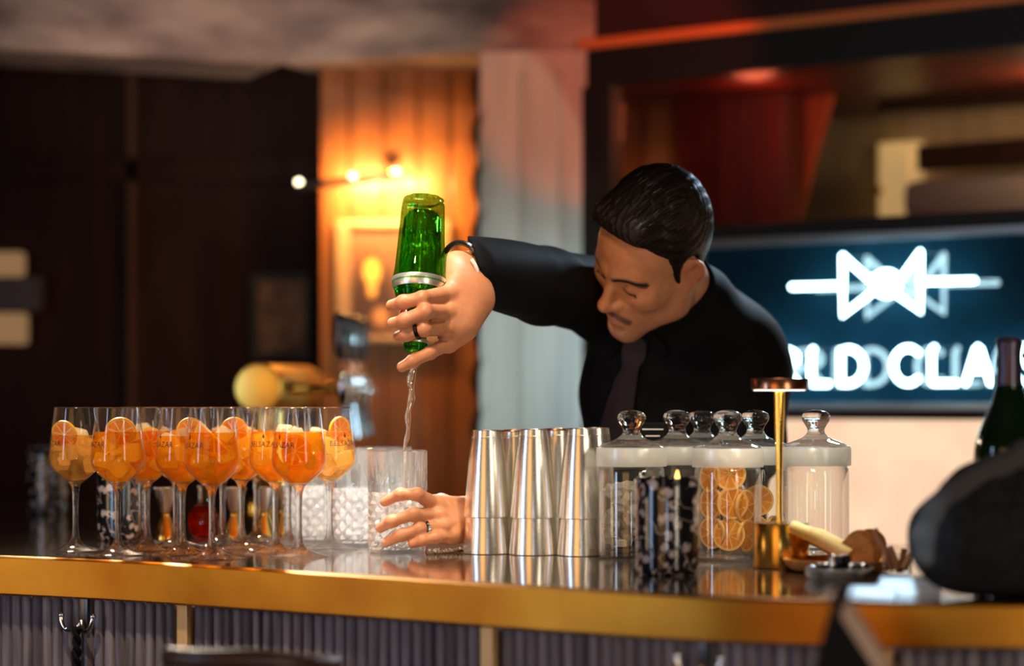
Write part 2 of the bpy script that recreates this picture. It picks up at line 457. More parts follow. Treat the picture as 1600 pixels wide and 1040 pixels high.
# ------------------------------------------------------------------ mesh helpers
class MB:
    def __init__(self):
        self.v, self.f = [], []

    def add(self, vs, fs):
        o = len(self.v)
        self.v += [tuple(p) for p in vs]
        self.f += [tuple(i + o for i in q) for q in fs]
        return self

    def box(self, c, s, rot=None):
        vs = []
        for sx in (-.5, .5):
            for sy in (-.5, .5):
                for sz in (-.5, .5):
                    p = Vector((sx * s[0], sy * s[1], sz * s[2]))
                    if rot is not None:
                        p = rot @ p
                    vs.append(Vector(c) + p)
        return self.add(vs, [(0, 1, 3, 2), (4, 6, 7, 5), (0, 4, 5, 1), (2, 3, 7, 6), (0, 2, 6, 4), (1, 5, 7, 3)])

    def lathe(self, prof, n=32, c=(0, 0, 0), cap0=True, cap1=True, rot=None, rfun=None):
        vs, fs = [], []
        for r, z in prof:
            for i in range(n):
                a = 2 * PI * i / n
                rr = r * (rfun(a, z) if rfun else 1)
                p = Vector((rr * math.cos(a), rr * math.sin(a), z))
                if rot is not None:
                    p = rot @ p
                vs.append(p + Vector(c))
        for k in range(len(prof) - 1):
            for i in range(n):
                j = (i + 1) % n
                fs.append((k * n + i, k * n + j, (k + 1) * n + j, (k + 1) * n + i))
        if cap0:
            fs.append(tuple(range(n - 1, -1, -1)))
        if cap1:
            fs.append(tuple((len(prof) - 1) * n + i for i in range(n)))
        return self.add(vs, fs)

    def tube(self, pts, r, n=10, closed=False, caps=True):
        pts = [Vector(p) for p in pts]
        m = len(pts)
        rs = r if isinstance(r, (list, tuple)) else [r] * m
        vs, fs = [], []
        up = None
        for i, p in enumerate(pts):
            if closed:
                d = pts[(i + 1) % m] - pts[i - 1]
            else:
                d = pts[min(i + 1, m - 1)] - pts[max(i - 1, 0)]
            d = d.normalized() if d.length > 1e-9 else Vector((0, 0, 1))
            if up is None:
                up = d.orthogonal().normalized()
            up = up - d * up.dot(d)
            up = up.normalized() if up.length > 1e-6 else d.orthogonal().normalized()
            s = d.cross(up)
            for k in range(n):
                a = 2 * PI * k / n
                vs.append(p + (up * math.cos(a) + s * math.sin(a)) * rs[i])
        for i in range(m if closed else m - 1):
            q = (i + 1) % m
            for k in range(n):
                j = (k + 1) % n
                fs.append((i * n + k, i * n + j, q * n + j, q * n + k))
        if caps and not closed:
            fs.append(tuple(range(n - 1, -1, -1)))
            fs.append(tuple((m - 1) * n + k for k in range(n)))
        return self.add(vs, fs)

    def prism(self, poly, z0, z1):
        n = len(poly)
        vs = [(x, y, z0 if not callable(z0) else z0(i)) for i, (x, y) in enumerate(poly)] + [(x, y, z1) for x, y in poly]
        fs = [tuple(range(n - 1, -1, -1)), tuple(range(n, 2 * n))]
        for i in range(n):
            j = (i + 1) % n
            fs.append((i, j, n + j, n + i))
        return self.add(vs, fs)

    def ball(self, c, r, nu=16, nv=10, sc_=(1, 1, 1), rot=None):
        prof = [(max(1e-4, r * math.sin(PI * k / nv)), -r * math.cos(PI * k / nv)) for k in range(nv + 1)]
        o = len(self.v)
        self.lathe(prof, nu)
        for i in range(o, len(self.v)):
            p = Vector(self.v[i])
            p = Vector((p.x * sc_[0], p.y * sc_[1], p.z * sc_[2]))
            if rot is not None:
                p = rot @ p
            self.v[i] = tuple(p + Vector(c))
        return self

    def mesh(self, name, m, smooth=True, bevel=None):
        me = bpy.data.meshes.new(name)
        me.from_pydata(self.v, [], self.f)
        me.materials.append(m)
        bm = bmesh.new()
        bm.from_mesh(me)
        bmesh.ops.recalc_face_normals(bm, faces=bm.faces)
        if bevel:
            bmesh.ops.bevel(bm, geom=[e for e in bm.edges if len(e.link_faces) == 2 and e.calc_face_angle() > .6], offset=bevel, segments=2, affect='EDGES', profile=.6)
        bm.to_mesh(me)
        bm.free()
        if smooth:
            me.polygons.foreach_set('use_smooth', [True] * len(me.polygons))
            me.set_sharp_from_angle(angle=R_(38))
        return me

    def build(self, name, m, parent=None, smooth=True, bevel=None, loc=None):
        return link(name, self.mesh(name, m, smooth, bevel), parent, loc)


def link(name, me, parent=None, loc=None):
    o = bpy.data.objects.new(name, me)
    col.objects.link(o)
    if parent is not None:
        o.parent = parent
    if loc is not None:
        o.location = loc
    return o


def tag(o, label=None, cat=None, group=None, kind=None):
    for k, v in (('label', label), ('category', cat), ('group', group), ('kind', kind)):
        if v:
            o[k] = v
    return o


def thing(name, label, cat, loc=(0, 0, 0), rz=0, group=None):
    o = bpy.data.objects.new(name, None)
    o.empty_display_size = .05
    col.objects.link(o)
    o.location = loc
    o.rotation_euler = (0, 0, rz)
    return tag(o, label, cat, group)


def copy_tree(o, parent=None):
    c = o.copy()
    col.objects.link(c)
    if parent is not None:
        c.parent = parent
        c.matrix_parent_inverse = o.matrix_parent_inverse.copy()
    for ch in list(o.children):
        copy_tree(ch, c)
    return c


def seat(px, py, D):
    """where something whose base shows at pixel column px stands on the bar top, D metres deep"""
    return Vector(((px - 800) / F * D, D, TOP))


def text_mesh(s, size, spacing=1.0):
    cu = bpy.data.curves.new('lettering', 'FONT')
    cu.body = s
    cu.size = size
    cu.align_x = 'CENTER'
    cu.space_character = spacing
    cu.resolution_u = 2
    o = bpy.data.objects.new('lettering', cu)
    col.objects.link(o)
    bpy.context.view_layer.update()
    me = bpy.data.meshes.new_from_object(o.evaluated_get(bpy.context.evaluated_depsgraph_get()))
    bpy.data.objects.remove(o)
    bpy.data.curves.remove(cu)
    return me


# ------------------------------------------------------------------ signed distance modelling
def nets(fn, lo, hi, h):
    lo = np.array(lo, float); hi = np.array(hi, float)
    n = np.ceil((hi - lo) / h).astype(int) + 1
    ax = [lo[i] + h * np.arange(n[i]) for i in range(3)]
    V = np.empty(n, np.float32)
    for i0 in range(0, n[0], 24):
        X, Y, Z = np.meshgrid(ax[0][i0:i0 + 24], ax[1], ax[2], indexing='ij')
        V[i0:i0 + 24] = fn(np.stack([X, Y, Z], -1).astype(np.float32))
    S = V < 0
    cn = n - 1
    cnt = np.zeros(cn, np.float32)
    acc = np.zeros((*cn, 3), np.float32)
    masks = []
    for a in range(3):
        b, c = (a + 1) % 3, (a + 2) % 3
        s0 = [slice(None)] * 3; s1 = [slice(None)] * 3
        s0[a] = slice(0, -1); s1[a] = slice(1, None)
        v0, v1 = V[tuple(s0)], V[tuple(s1)]
        mk = S[tuple(s0)] != S[tuple(s1)]
        t = np.where(mk, v0 / np.where(v0 == v1, 1, v0 - v1), 0).astype(np.float32)
        masks.append(mk)
        for ob in (0, 1):
            for oc in (0, 1):
                sl = [slice(None)] * 3
                sl[b] = slice(ob, ob + cn[b]); sl[c] = slice(oc, oc + cn[c])
                mm = mk[tuple(sl)]
                cnt += mm
                acc[..., a] += np.where(mm, t[tuple(sl)], 0)
                acc[..., b] += mm * ob
                acc[..., c] += mm * oc
    act = cnt > 0
    idx = np.full(cn, -1, np.int64)
    idx[act] = np.arange(act.sum())
    base = np.argwhere(act)
    verts = lo + h * (base + acc[act] / cnt[act][:, None])
    faces = []
    for a in range(3):
        b, c = (a + 1) % 3, (a + 2) % 3
        e = np.argwhere(masks[a])
        ok = (e[:, b] > 0) & (e[:, b] < cn[b]) & (e[:, c] > 0) & (e[:, c] < cn[c])
        e = e[ok]
        q = []
        for ob, oc in ((-1, -1), (0, -1), (0, 0), (-1, 0)):
            k = e.copy(); k[:, b] += ob; k[:, c] += oc
            q.append(idx[k[:, 0], k[:, 1], k[:, 2]])
        q = np.stack(q, 1)
        inside = S[e[:, 0], e[:, 1], e[:, 2]]
        q[~inside] = q[~inside][:, ::-1]
        faces.append(q)
    return verts, np.concatenate(faces)


def np_mesh(name, verts, faces, m, cols=None):
    me = bpy.data.meshes.new(name)
    me.vertices.add(len(verts)); me.vertices.foreach_set('co', verts.astype(np.float32).ravel())
    me.loops.add(faces.size); me.loops.foreach_set('vertex_index', faces.astype(np.int32).ravel())
    me.polygons.add(len(faces))
    me.polygons.foreach_set('loop_start', np.arange(0, faces.size, 4, dtype=np.int32))
    me.polygons.foreach_set('use_smooth', np.ones(len(faces), bool))
    me.update(calc_edges=True)
    me.validate()
    me.materials.append(m)
    if cols is not None:
        at = me.color_attributes.new('Col', 'FLOAT_COLOR', 'POINT')
        at.data.foreach_set('color', np.c_[cols, np.ones(len(cols))].astype(np.float32).ravel())
    return me


def V3(*a):
    return np.array(a, np.float32)


def sph(p, c, r):
    return np.linalg.norm(p - V3(*c), axis=-1) - r


def ell(p, c, r, Rm=None):
    q = p - V3(*c)
    if Rm is not None:
        q = q @ np.array(Rm, np.float32)          # columns of Rm are the local axes
    r = V3(*r)
    k0 = np.linalg.norm(q / r, axis=-1)
    k1 = np.linalg.norm(q / (r * r), axis=-1)
    return k0 * (k0 - 1) / np.maximum(k1, 1e-6)


def cap(p, a, b, r1, r2=None):
    r2 = r1 if r2 is None else r2
    a = V3(*a); b = V3(*b)
    d = b - a
    t = np.clip(((p - a) @ d) / max(float(d @ d), 1e-12), 0, 1)
    return np.linalg.norm(p - a - t[..., None] * d, axis=-1) - (r1 + (r2 - r1) * t)


def smin(a, b, k):
    h = np.maximum(k - np.abs(a - b), 0) / k
    return np.minimum(a, b) - h * h * k * .25


def smax(a, b, k):
    return -smin(-a, -b, k)


def march(fn, px, py, y0=2.8, y1=5.0):
    """depth at which the line of sight through a pixel meets an SDF surface"""
    Y = y0
    for _ in range(200):
        p = np.array(W(px, py, Y), np.float32)[None]
        d = float(fn(p)[0])
        if d < .0004:
            return Y
        Y += max(d * .7, .0004)
        if Y > y1:
            return None
    return Y
# ------------------------------------------------------------------ the setting
def vwall(name, p0, p1, z0, z1, m, thick=.2, kind='structure', parent=None):
    """upright slab whose face towards the guests runs p0 -> p1 (left to right)"""
    a, b = Vector(p0), Vector(p1)
    d = (b - a).normalized()
    n = Vector((-d.y, d.x)) * thick
    o = MB().prism([tuple(a), tuple(b), tuple(b + n), tuple(a + n)], z0, z1).build(name, m, parent, smooth=False)
    return tag(o, kind=kind) if parent is None else o


Z_S = CZ + .831                                        # underside of the plaster soffit
tag(MB().box((0, 2.6, -.05), (7, 9.2, .1)).build('floor', M['floor'], smooth=False), kind='structure')
tag(MB().box((0, 2.6, 2.98), (7, 9.2, .1)).build('ceiling', M['ceiling'], smooth=False), kind='structure')
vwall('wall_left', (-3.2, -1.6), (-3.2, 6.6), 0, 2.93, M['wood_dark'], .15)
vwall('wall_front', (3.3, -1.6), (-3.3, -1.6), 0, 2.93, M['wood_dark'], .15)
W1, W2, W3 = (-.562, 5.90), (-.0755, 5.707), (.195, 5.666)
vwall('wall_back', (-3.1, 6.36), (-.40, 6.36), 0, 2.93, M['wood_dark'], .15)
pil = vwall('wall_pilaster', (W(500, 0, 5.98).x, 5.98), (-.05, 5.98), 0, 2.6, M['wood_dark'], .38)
# upright honey boards that clad the pilaster
bx = [500, 546, 600, 654, 704, 747]
for i in range(5):
    xa, xb = W(bx[i], 0, 5.97).x, W(bx[i + 1], 0, 5.97).x
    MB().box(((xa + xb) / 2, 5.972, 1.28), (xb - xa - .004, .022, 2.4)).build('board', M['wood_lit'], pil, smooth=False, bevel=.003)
pale = vwall('wall_pale', W2, W3, 0, Z_S, M['pale_wall'], .25)
for k in (.0, .36, .70):                               # shallow upright fillets on the pale wall
    p = Vector(W2).lerp(Vector(W3), k + .02)
    MB().box((p.x, p.y - .004, 1.05), (.012, .016, 2.1)).build('fillet', M['pale_wall'], pale, smooth=False, bevel=.003)
rp = [(-.0785 + .007 * math.cos(k * .9), 5.71 + .007 * math.sin(k * .9), .05 + k * .0165) for k in range(125)]
tag(MB().tube(rp, .012, 8).build('trim_1', M['wood_dark']), kind='structure')
# plaster soffit over the bar: three faces that fold inwards above the tap
vwall('trim_2', (-2.4, 5.128), W1, Z_S, 2.93, M['plaster'], .3)
vwall('trim_3', W1, W2, Z_S, 2.93, M['plaster'], .3)
vwall('trim_4', W2, W3, Z_S, 2.93, M['plaster'], .3)
stile = mat('stile_wood', (.05, .016, .006), .5, spec=.25)
for k, x in enumerate((W(207, 0, 6.34).x, -1.75, -2.4)):
    tag(MB().box((x, 6.345, 1.1), (.022, .03, 2.2)).build('trim_%d' % (10 + k), stile, smooth=False), kind='structure')
for z in (.95, 1.93):
    tag(MB().box((-1.75, 6.345, z), (2.6, .03, .06)).build('trim_6', M['wood_dark'], smooth=False), kind='structure')

# far right wall with the glazed opening and the sign; its own frame: x along, y into the wall
SWO, SWU, SWN = Vector((.195, 5.666)), Vector((.795, -.607)), Vector((.607, .795))
SWR = math.atan2(-.607, .795)


def swt(px, d=0.):
    k = (px - 800) / F
    return (k * (5.666 + .795 * d) - .195 - .607 * d) / (.795 + .607 * k)


def swh(px, py, d=0.):
    t = swt(px, d)
    Y = 5.666 - .607 * t + .795 * d
    return t, (HOR - py) / F * Y


def on_wall(o, d=0., z=CZ):
    o.location = (SWO.x + SWN.x * d, SWO.y + SWN.y * d, z)
    o.rotation_euler = (0, 0, SWR)
    return o


def wbox(mb, t0, t1, h0, h1, d0, d1):
    return mb.box(((t0 + t1) / 2, (d0 + d1) / 2, (h0 + h1) / 2), (t1 - t0, d1 - d0, h1 - h0))


def wall_obj(name, m, boxes, bevel=None):
    mb = MB()
    for b in boxes:
        wbox(mb, *b)
    return tag(on_wall(mb.build(name, m, smooth=False, bevel=bevel)), kind='structure')


T1 = 3.2
wall_obj('wall_right', M['maroon'], [(-.05, T1, .853, 1.62, .0, .25), (-.05, T1, -1.31, -.46, .0, .25)])
wall_obj('trim_7', M['moulding'], [(-.03, T1, .830, .853, -.03, .25)], .003)
wall_obj('window_1', M['frame_black'], [(-.03, T1, .745, .830, -.01, .03), (-.03, swt(960), -.46, .745, -.015, .03),
                                       (.0, T1, .370, .404, -.02, .03), (-.03, T1, -.46, .37, .03, .25)], .003)
pane = on_wall(wbox(MB(), swt(960), T1, .404, .745, .03, .036).build('window_2', thin_glass('window_glass', (.97, .95, .93), .03, .5, 3), smooth=False))
tag(pane, kind='structure')
# the room that shows behind that pane
wall_obj('wall_room_back', M['beige'], [(-.2, T1, .2, .95, 1.05, 1.12)])
rr = wall_obj('wall_room_side', M['wood_red'], [(-.5, swt(1226, .5), .2, .95, .52, .58)])
for i in range(6):
    b = swt(1226, .5) - i * .105 - .003
    a = b - .099
    on_pan = wbox(MB(), a, b, .22, .93, .500, .52).build('panel', M['wood_red'], rr, smooth=False, bevel=.004)
wall_obj('ceiling_room', M['wood_red'], [(-.2, T1, .765, .80, .16, 1.1)])
wall_obj('floor_room', M['maroon'], [(-.2, T1, .30, .33, .16, 1.1)])
wall_obj('trim_8', M['wood_dark'], [(swt(1375, .8), T1, swh(1450, 172, .8)[1], swh(1450, 138, .8)[1], .78, .84), (swt(1432, .8), T1, swh(1500, 262, .8)[1], swh(1500, 222, .8)[1], .80, .84)], .006)
cu = MB()
ta, tb = swt(1224, .62), swt(1305, .62)
for k in range(7):                                     # drape drawn to the left: folds hang from a slanted edge
    f0, f1 = k / 7, (k + 1) / 7
    x0, x1 = ta + (tb - ta) * f0, ta + (tb - ta) * f1
    cu.tube([((x0 + x1) / 2, .62, .77), (ta + (x0 - ta) * .55 + .01, .62, .60), (ta + (x0 - ta) * .12 + .008, .62, .40)], [(x1 - x0) * .62] * 2 + [.010], 8)
tag(on_wall(cu.build('curtain', mat('red_drape', (.42, .07, .02), .8))), 'dark red drape drawn aside, seen through the glazed opening above the sign', 'curtain')
dr = thing('door', 'glowing cream lit door with a small knob, seen through the glazed opening', 'door')
on_wall(dr)
ta, tb = swt(1366, .98), swt(1428, .98)
hd = swh(1400, 220, .98)[1]
wbox(MB(), ta, tb, .33, hd, 1.0, 1.04).build('door_leaf', M['door_cream'], dr, smooth=False, bevel=.006)
wbox(MB(), ta + .02, tb - .02, .36, hd - .02, .992, 1.0).build('door_panel', M['door_cream'], dr, smooth=False, bevel=.003)
MB().ball((ta + .015, .98, swh(1375, 298, .98)[1]), .012).build('knob', M['brass'], dr)
tag(on_wall(MB().box((swt(1530, .85), .85, swh(1530, 310, .85)[1]), (.36, .14, .10)).build('banquette', M['dusk'], bevel=.03)), 'grey violet upholstered bench end behind the glazed opening', 'bench')
p = SWO + SWU * .95 + SWN * .55
light('POINT', 'room_lamp', (p.x, p.y, CZ + .70), 4.5, (1, .68, .34), size=.05)
p = SWO + SWU * .25 + SWN * .3
light('POINT', 'room_lamp_red', (p.x, p.y, CZ + .70), .8, (1, .18, .08), size=.05)

# backlit peach panel below the sign
pp = thing('light_panel', 'large backlit peach panel on the back bar under the neon sign', 'panel')
on_wall(pp)
wbox(MB(), .12, T1, -.46, -.032, -.004, .02).build('diffuser', M['peach'], pp, smooth=False)
wbox(MB(), .10, T1, -.032, -.012, -.035, .02).build('ledge', M['maroon'], pp, smooth=False, bevel=.002)
bb = thing('back_counter', 'dark back bar cabinet along the wall under the peach panel', 'cabinet')
on_wall(bb)
wbox(MB(), .1, T1, -.50, -.46, -.30, .0).build('worktop', M['frame_black'], bb, smooth=False, bevel=.004)
wbox(MB(), .12, T1, -1.315, -.50, -.28, .0).build('carcass', M['wood_dark'], bb, smooth=False)
for k in range(6):
    a = .14 + k * .5
    d_ = wbox(MB(), a, a + .48, -1.25, -.52, -.30, -.28).build('door', M['wood_dark'], bb, smooth=False, bevel=.004)
    MB().tube([(a + .44, -.32, -.62), (a + .44, -.32, -.80)], .006).build('handle', M['brass'], d_)

# ------------------------------------------------------------------ neon sign
ns = thing('neon_sign', 'glowing white neon sign reading WORLD CLASS with a bow tie and arrow emblem', 'sign')
on_wall(ns)
TL, TR = .30, 1.75
wbox(MB(), TL, TR, .0, .36, -.022, -.006).build('panel', M['sign_panel'], ns, smooth=False)
for nm, b in (('frame_bar', (TL - .01, TR, .352, .370, -.05, -.004)), ('frame_bar', (TL - .01, TR, -.012, .004, -.05, -.004)), ('frame_bar', (TL - .014, TL, -.012, .370, -.05, -.004))):
    wbox(MB(), *b).build(nm, M['silver_frame'], ns, smooth=False, bevel=.002)
DT = -.075                                              # the tubes stand off the gloss panel
NR = .0062


def arc(cx, cy, rx, ry, a0, a1, n=14):
    return [(cx + rx * math.cos(R_(a0 + (a1 - a0) * i / n)), cy + ry * math.sin(R_(a0 + (a1 - a0) * i / n))) for i in range(n + 1)]


GL = {'W': [[(0, 1), (.25, 0), (.5, .8), (.75, 0), (1, 1)]],
      'O': [arc(.5, .5, .5, .5, 0, 350)],
      'R': [[(0, 0), (0, 1)] + arc(.45, .75, .5, .25, 90, -90) + [(.0, .5)], [(.45, .5), (1, 0)]],
      'L': [[(.1, 1), (.0, .9), (0, .04), (.05, 0), (1, 0)]],
      'D': [[(0, 0), (0, 1)] + arc(.3, .5, .7, .5, 90, -90) + [(0, 0)]],
      'C': [arc(.52, .5, .52, .5, 48, 312, 18)],
      'A': [[(0, 0), (.42, .95), (.5, 1), (.58, .95), (1, 0)], [(.2, .35), (.8, .35)]],
      'S': [arc(.5, .75, .46, .25, 30, 270, 10) + arc(.5, .25, .46, .25, 90, -150, 10)[1:]]}


def neon(paths, name='neon_letter'):
    mb = MB()
    for pth in paths:
        pts = [Vector((x, DT, z)) for x, z in pth]
        mb.tube(pts, NR, 8)
        for e in (pts[0], pts[-1]):
            mb.ball(e, NR, 8, 6)
    o = mb.build(name, M['neon'], ns)
    for e in (paths[0][0], paths[0][-1]):               # glass stand-offs that carry each tube
        MB().tube([(e[0], DT, e[1]), (e[0], -.02, e[1])], .0022, 6).build('standoff', M['jar'], o)


LET = [('W', 1086, 1140), ('O', 1148, 1196), ('R', 1206, 1247), ('L', 1268, 1294), ('D', 1314, 1350), ('C', 1396, 1440), ('L', 1456, 1494), ('A', 1509, 1548), ('S', 1586, 1618), ('S', 1630, 1664)]
for ch, xa, xb in LET:
    t0, t1 = swt(xa, DT), swt(xb, DT)
    neon([[(t0 + (t1 - t0) * u, .045 + .074 * v) for u, v in pth] for pth in GL[ch]])
E_ = lambda px, py: swh(px, py, DT)
neon([[E_(1238, 448), E_(1315, 446)]], 'emblem_shaft')
neon([[E_(1438, 440), E_(1522, 438)]], 'emblem_shaft')
neon([[E_(1317, 400), E_(1317, 492), E_(1400, 428), E_(1362, 440), E_(1317, 400)]], 'emblem_bow')
neon([[E_(1438, 394), E_(1438, 486), E_(1362, 432), E_(1400, 446), E_(1438, 394)]], 'emblem_bow')
cx, cz_ = E_(1385, 443)
neon([arc(cx, cz_, .030, .024, 0, 340, 20)], 'emblem_ring')
neon([arc(cx, cz_, .014, .012, 0, 340, 14)], 'emblem_ring')
for px, py in ((1252, 503), (1512, 497), (1594, 492), (1322, 536)):   # bolts that hold the panel
    t, h = swh(px, py, -.025)
    MB().lathe([(.006, -.006), (.006, 0)], 12, (t, -.022, h), rot=Matrix.Rotation(PI / 2, 3, 'X')).build('bolt', M['chrome'], ns)
p = SWO + SWU * swt(1400) + SWN * -.16

# ------------------------------------------------------------------ wall lamp, pictures, sconce on the left
YP = 5.96
pl = thing('picture_lamp', 'slim brass picture lamp with glowing beads for glints on the honey wood pilaster', 'lamp', (W(612, 250, YP).x, YP, W(612, 250, YP).z))
lc = pl.location
ry = Matrix.Rotation(PI / 2, 3, 'X')
MB().lathe([(.019, -.0), (.019, .012), (.012, .022), (.006, .03)], 20, rot=ry).build('wall_rose', M['iron'], pl)
a0, a1 = W(622, 275, 5.80) - lc, W(464, 292, 5.72) - lc
MB().tube([(0, -.02, 0), (0, -.08, -.005), (0.005, -.13, -.025), a0 + Vector((-.01, 0, 0))], .004, 8).build('arm', M['brass'], pl)
MB().tube([a0, a1], .0095, 14).build('bar', M['iron'], pl)
for k in (.02, .45, .98):
    b_ = a0.lerp(a1, k)
    MB().ball(b_ + Vector((0, -.002, .010)), .0075, 12, 8).build('glint', M['glint'], pl)
mid = lc + a0.lerp(a1, .3)
light('AREA', 'picture_lamp_light', mid + Vector((.03, .03, .02)), 8.5, (1, .55, .15), (mid.x + .06, 5.97, mid.z - .10), .2, .03)
light('POINT', 'picture_lamp_glow', mid + Vector((.05, -.03, -.03)), 1.5, (1, .56, .17), size=.03)

pt = thing('portrait_painting', 'gilt framed dark portrait painting hanging on the pilaster behind the poured bottle', 'painting', (W(614, 440, 5.94).x, 5.945, W(614, 440, 5.94).z))
hw, hh = .142, .150
MB().box((0, .006, 0), (hw * 2 - .03, .008, hh * 2 - .03)).build('canvas', portrait_mat(), pt, smooth=False)
for s in (-1, 1):
    MB().box((s * (hw - .018), 0, 0), (.036, .026, hh * 2)).build('frame_rail', M['gilt'], pt, smooth=False, bevel=.006)
    MB().box((0, 0, s * (hh - .009)), (hw * 2 - .07, .026, .018)).build('frame_rail', M['gilt'], pt, smooth=False, bevel=.005)
sp = thing('small_picture', 'small dim brown picture in a dark frame on the back wall beside the pilaster', 'picture', (W(440, 495, 6.34).x, 6.338, W(440, 495, 6.34).z))
MB().box((0, .002, 0), (.122, .01, .19)).build('print', mat('brown_print', (.30, .14, .055), .6, var=(22, (.11, .045, .02), (1, 1, 1))), sp, smooth=False)
for s in (-1, 1):
    MB().box((s * .070, -.002, 0), (.018, .022, .226)).build('frame_rail', M['frame_black'], sp, smooth=False, bevel=.003)
    MB().box((0, -.002, s * .104), (.122, .022, .018)).build('frame_rail', M['frame_black'], sp, smooth=False, bevel=.003)
sx = W(2, 460, 6.28)
wl = thing('wall_sconce', 'dark box wall sconce glowing above and below at the left edge', 'lamp', (sx.x, 6.29, sx.z))
MB().box((.02, 0, 0), (.17, .09, .09)).build('body', mat('slate_box', (.05, .035, .05), .5), wl, smooth=False, bevel=.004)
MB().box((-.01, .01, .080), (.13, .055, .062)).build('shade', M['warm_glow'], wl, smooth=False, bevel=.008)
MB().box((-.005, .01, -.088), (.135, .055, .08)).build('shade', M['warm_glow'], wl, smooth=False, bevel=.008)

# ------------------------------------------------------------------ the bar
FE = [(-2.3, 4.30), (-.7254, 3.426), (-.526, 3.314), (-.350, 3.165), (-.160, 3.018), (0, 2.879), (.0746, 2.819), (.2146, 2.702), (.336, 2.645), (.4216, 2.611), (.55, 2.598), (.75, 2.60), (1.25, 2.66)]
TH = [.0553, .0553, .0555, .0545, .0535, .0530, .0530, .0515, .0505, .049, .049, .049, .049]


def chaikin(p, n=2):
    for _ in range(n):
        q = [p[0]]
        for a, b in zip(p, p[1:]):
            q += [tuple(np.array(a) * .75 + np.array(b) * .25), tuple(np.array(a) * .25 + np.array(b) * .75)]
        p = q + [p[-1]]
    return p


edge = chaikin([(x, y, t) for (x, y), t in zip(FE, TH)])
ep = [Vector((x, y)) for x, y, t in edge]
nrm = []
for i in range(len(ep)):
    d = (ep[min(i + 1, len(ep) - 1)] - ep[max(i - 1, 0)]).normalized()
    nrm.append(Vector((-d.y, d.x)))                     # away from the guests
bar = thing('bar_counter', 'long curved bar with a brass edge, glossy dark top and grey slatted front', 'bar', (0, 0, 0))
back = [p + n * .84 for p, n in zip(ep, nrm) if p.x > -.50]
poly = [tuple(p + n * .004) for p, n in zip(ep, nrm)] + [tuple(p) for p in reversed(back)] + [(-.30, 5.25), (-2.6, 5.75)]
MB().prism(poly, TOP - .03, TOP).build('countertop', M['bar_top'], bar, smooth=False)
eb = MB()
n_ = len(ep)
rows = []
for off, zt in ((.016, 0.0), (.004, 0.0), (.0, -.003), (.0, 1), (.004, 2), (.03, 2)):
    r = []
    for i in range(n_):
        q = ep[i] + nrm[i] * off
        z = TOP + .0006 + (zt if zt <= 0 else (-edge[i][2] + (.003 if zt == 1 else 0)))
        r.append((q.x, q.y, z))
    rows.append(r)
vs = [p for r in rows for p in r]
fs = [(k * n_ + i, k * n_ + i + 1, (k + 1) * n_ + i + 1, (k + 1) * n_ + i) for k in range(len(rows) - 1) for i in range(n_ - 1)]
eb.add(vs, fs).build('brass_edge', M['brass_band'], bar)
# slatted front: every slat is its own piece
cum = [0]
for a, b in zip(ep, ep[1:]):
    cum.append(cum[-1] + (b - a).length)


def at_len(s):
    for i in range(len(ep) - 1):
        if cum[i + 1] >= s:
            t = (s - cum[i]) / (cum[i + 1] - cum[i])
            return ep[i].lerp(ep[i + 1], t), nrm[i].lerp(nrm[i + 1], t).normalized()
    return ep[-1], nrm[-1]


def len_at_px(px):
    best = min(range(4000), key=lambda k: abs(800 + F * at_len(cum[-1] * k / 4000)[0].x / at_len(cum[-1] * k / 4000)[0].y - px))
    return cum[-1] * best / 4000


S0, S1 = len_at_px(-60), len_at_px(1660)
gapb = MB()
lo_, hi_ = [], []
m_ = 40
for k in range(m_ + 1):
    p, n = at_len(S0 - .3 + (S1 - S0 + .6) * k / m_)
    for off, lst in ((.034, lo_), (.06, hi_)):
        q = p + n * off
        lst.append((q.x, q.y))
MB().prism(lo_ + hi_[::-1], 0.02, TOP - .03).build('backing_panel', M['slat_gap'], bar, smooth=False)
sm = MB().prism([(.0088 * math.cos(PI * k / 6), -.0085 * math.sin(PI * k / 6)) for k in range(7)][::-1], -1.0, 0).mesh('slat', M['slat'])
smb = MB().prism([(-.010, -.014), (.010, -.014), (.010, 0), (-.010, 0)], -1.0, 0).mesh('brass_strip', M['satin_brass'], smooth=False, bevel=.0015)
strips = [len_at_px(267), len_at_px(742), len_at_px(742) + len_at_px(742) - len_at_px(267)]
s = S0
while s < S1:
    p, n = at_len(s)
    q = p + n * .034
    near = min(strips, key=lambda v: abs(v - s))
    if abs(near - s) > .017:
        o = link('slat', sm, bar, (q.x, q.y, TOP - .031))
        o.rotation_euler = (0, 0, math.atan2(-n.x, n.y))
    s += .0186
for v in strips:
    p, n = at_len(v)
    q = p + n * .034
    o = link('brass_strip', smb, bar, (q.x, q.y, TOP - .031))
    o.rotation_euler = (0, 0, math.atan2(-n.x, n.y))
# body of the bar behind the slats and under the far return
bk = [p + n * .10 for p, n in zip(ep, nrm)]
MB().prism([tuple(p) for p in bk] + [tuple(p + n * .4) for p, n in zip(ep[::-1], nrm[::-1])], .02, TOP - .03).build('carcass', M['wood_dark'], bar, smooth=False)
MB().prism([(-2.5, 4.9), (-.45, 4.5), (-.36, 5.2), (-2.5, 5.7)], .02, TOP - .03).build('return_carcass', M['wood_dark'], bar, smooth=False)
# strip light tucked under the overhang
for k in range(16):
    p, n = at_len(S0 + (S1 - S0) * (k + .5) / 16)
    q = p + n * .019
    l = light('AREA', 'under_bar_strip', (q.x, q.y, TOP - .034), .13, (.80, .72, 1), None, (S1 - S0) / 16, .006)
    l.rotation_euler = (R_(22), 0, math.atan2(-n.x, n.y))


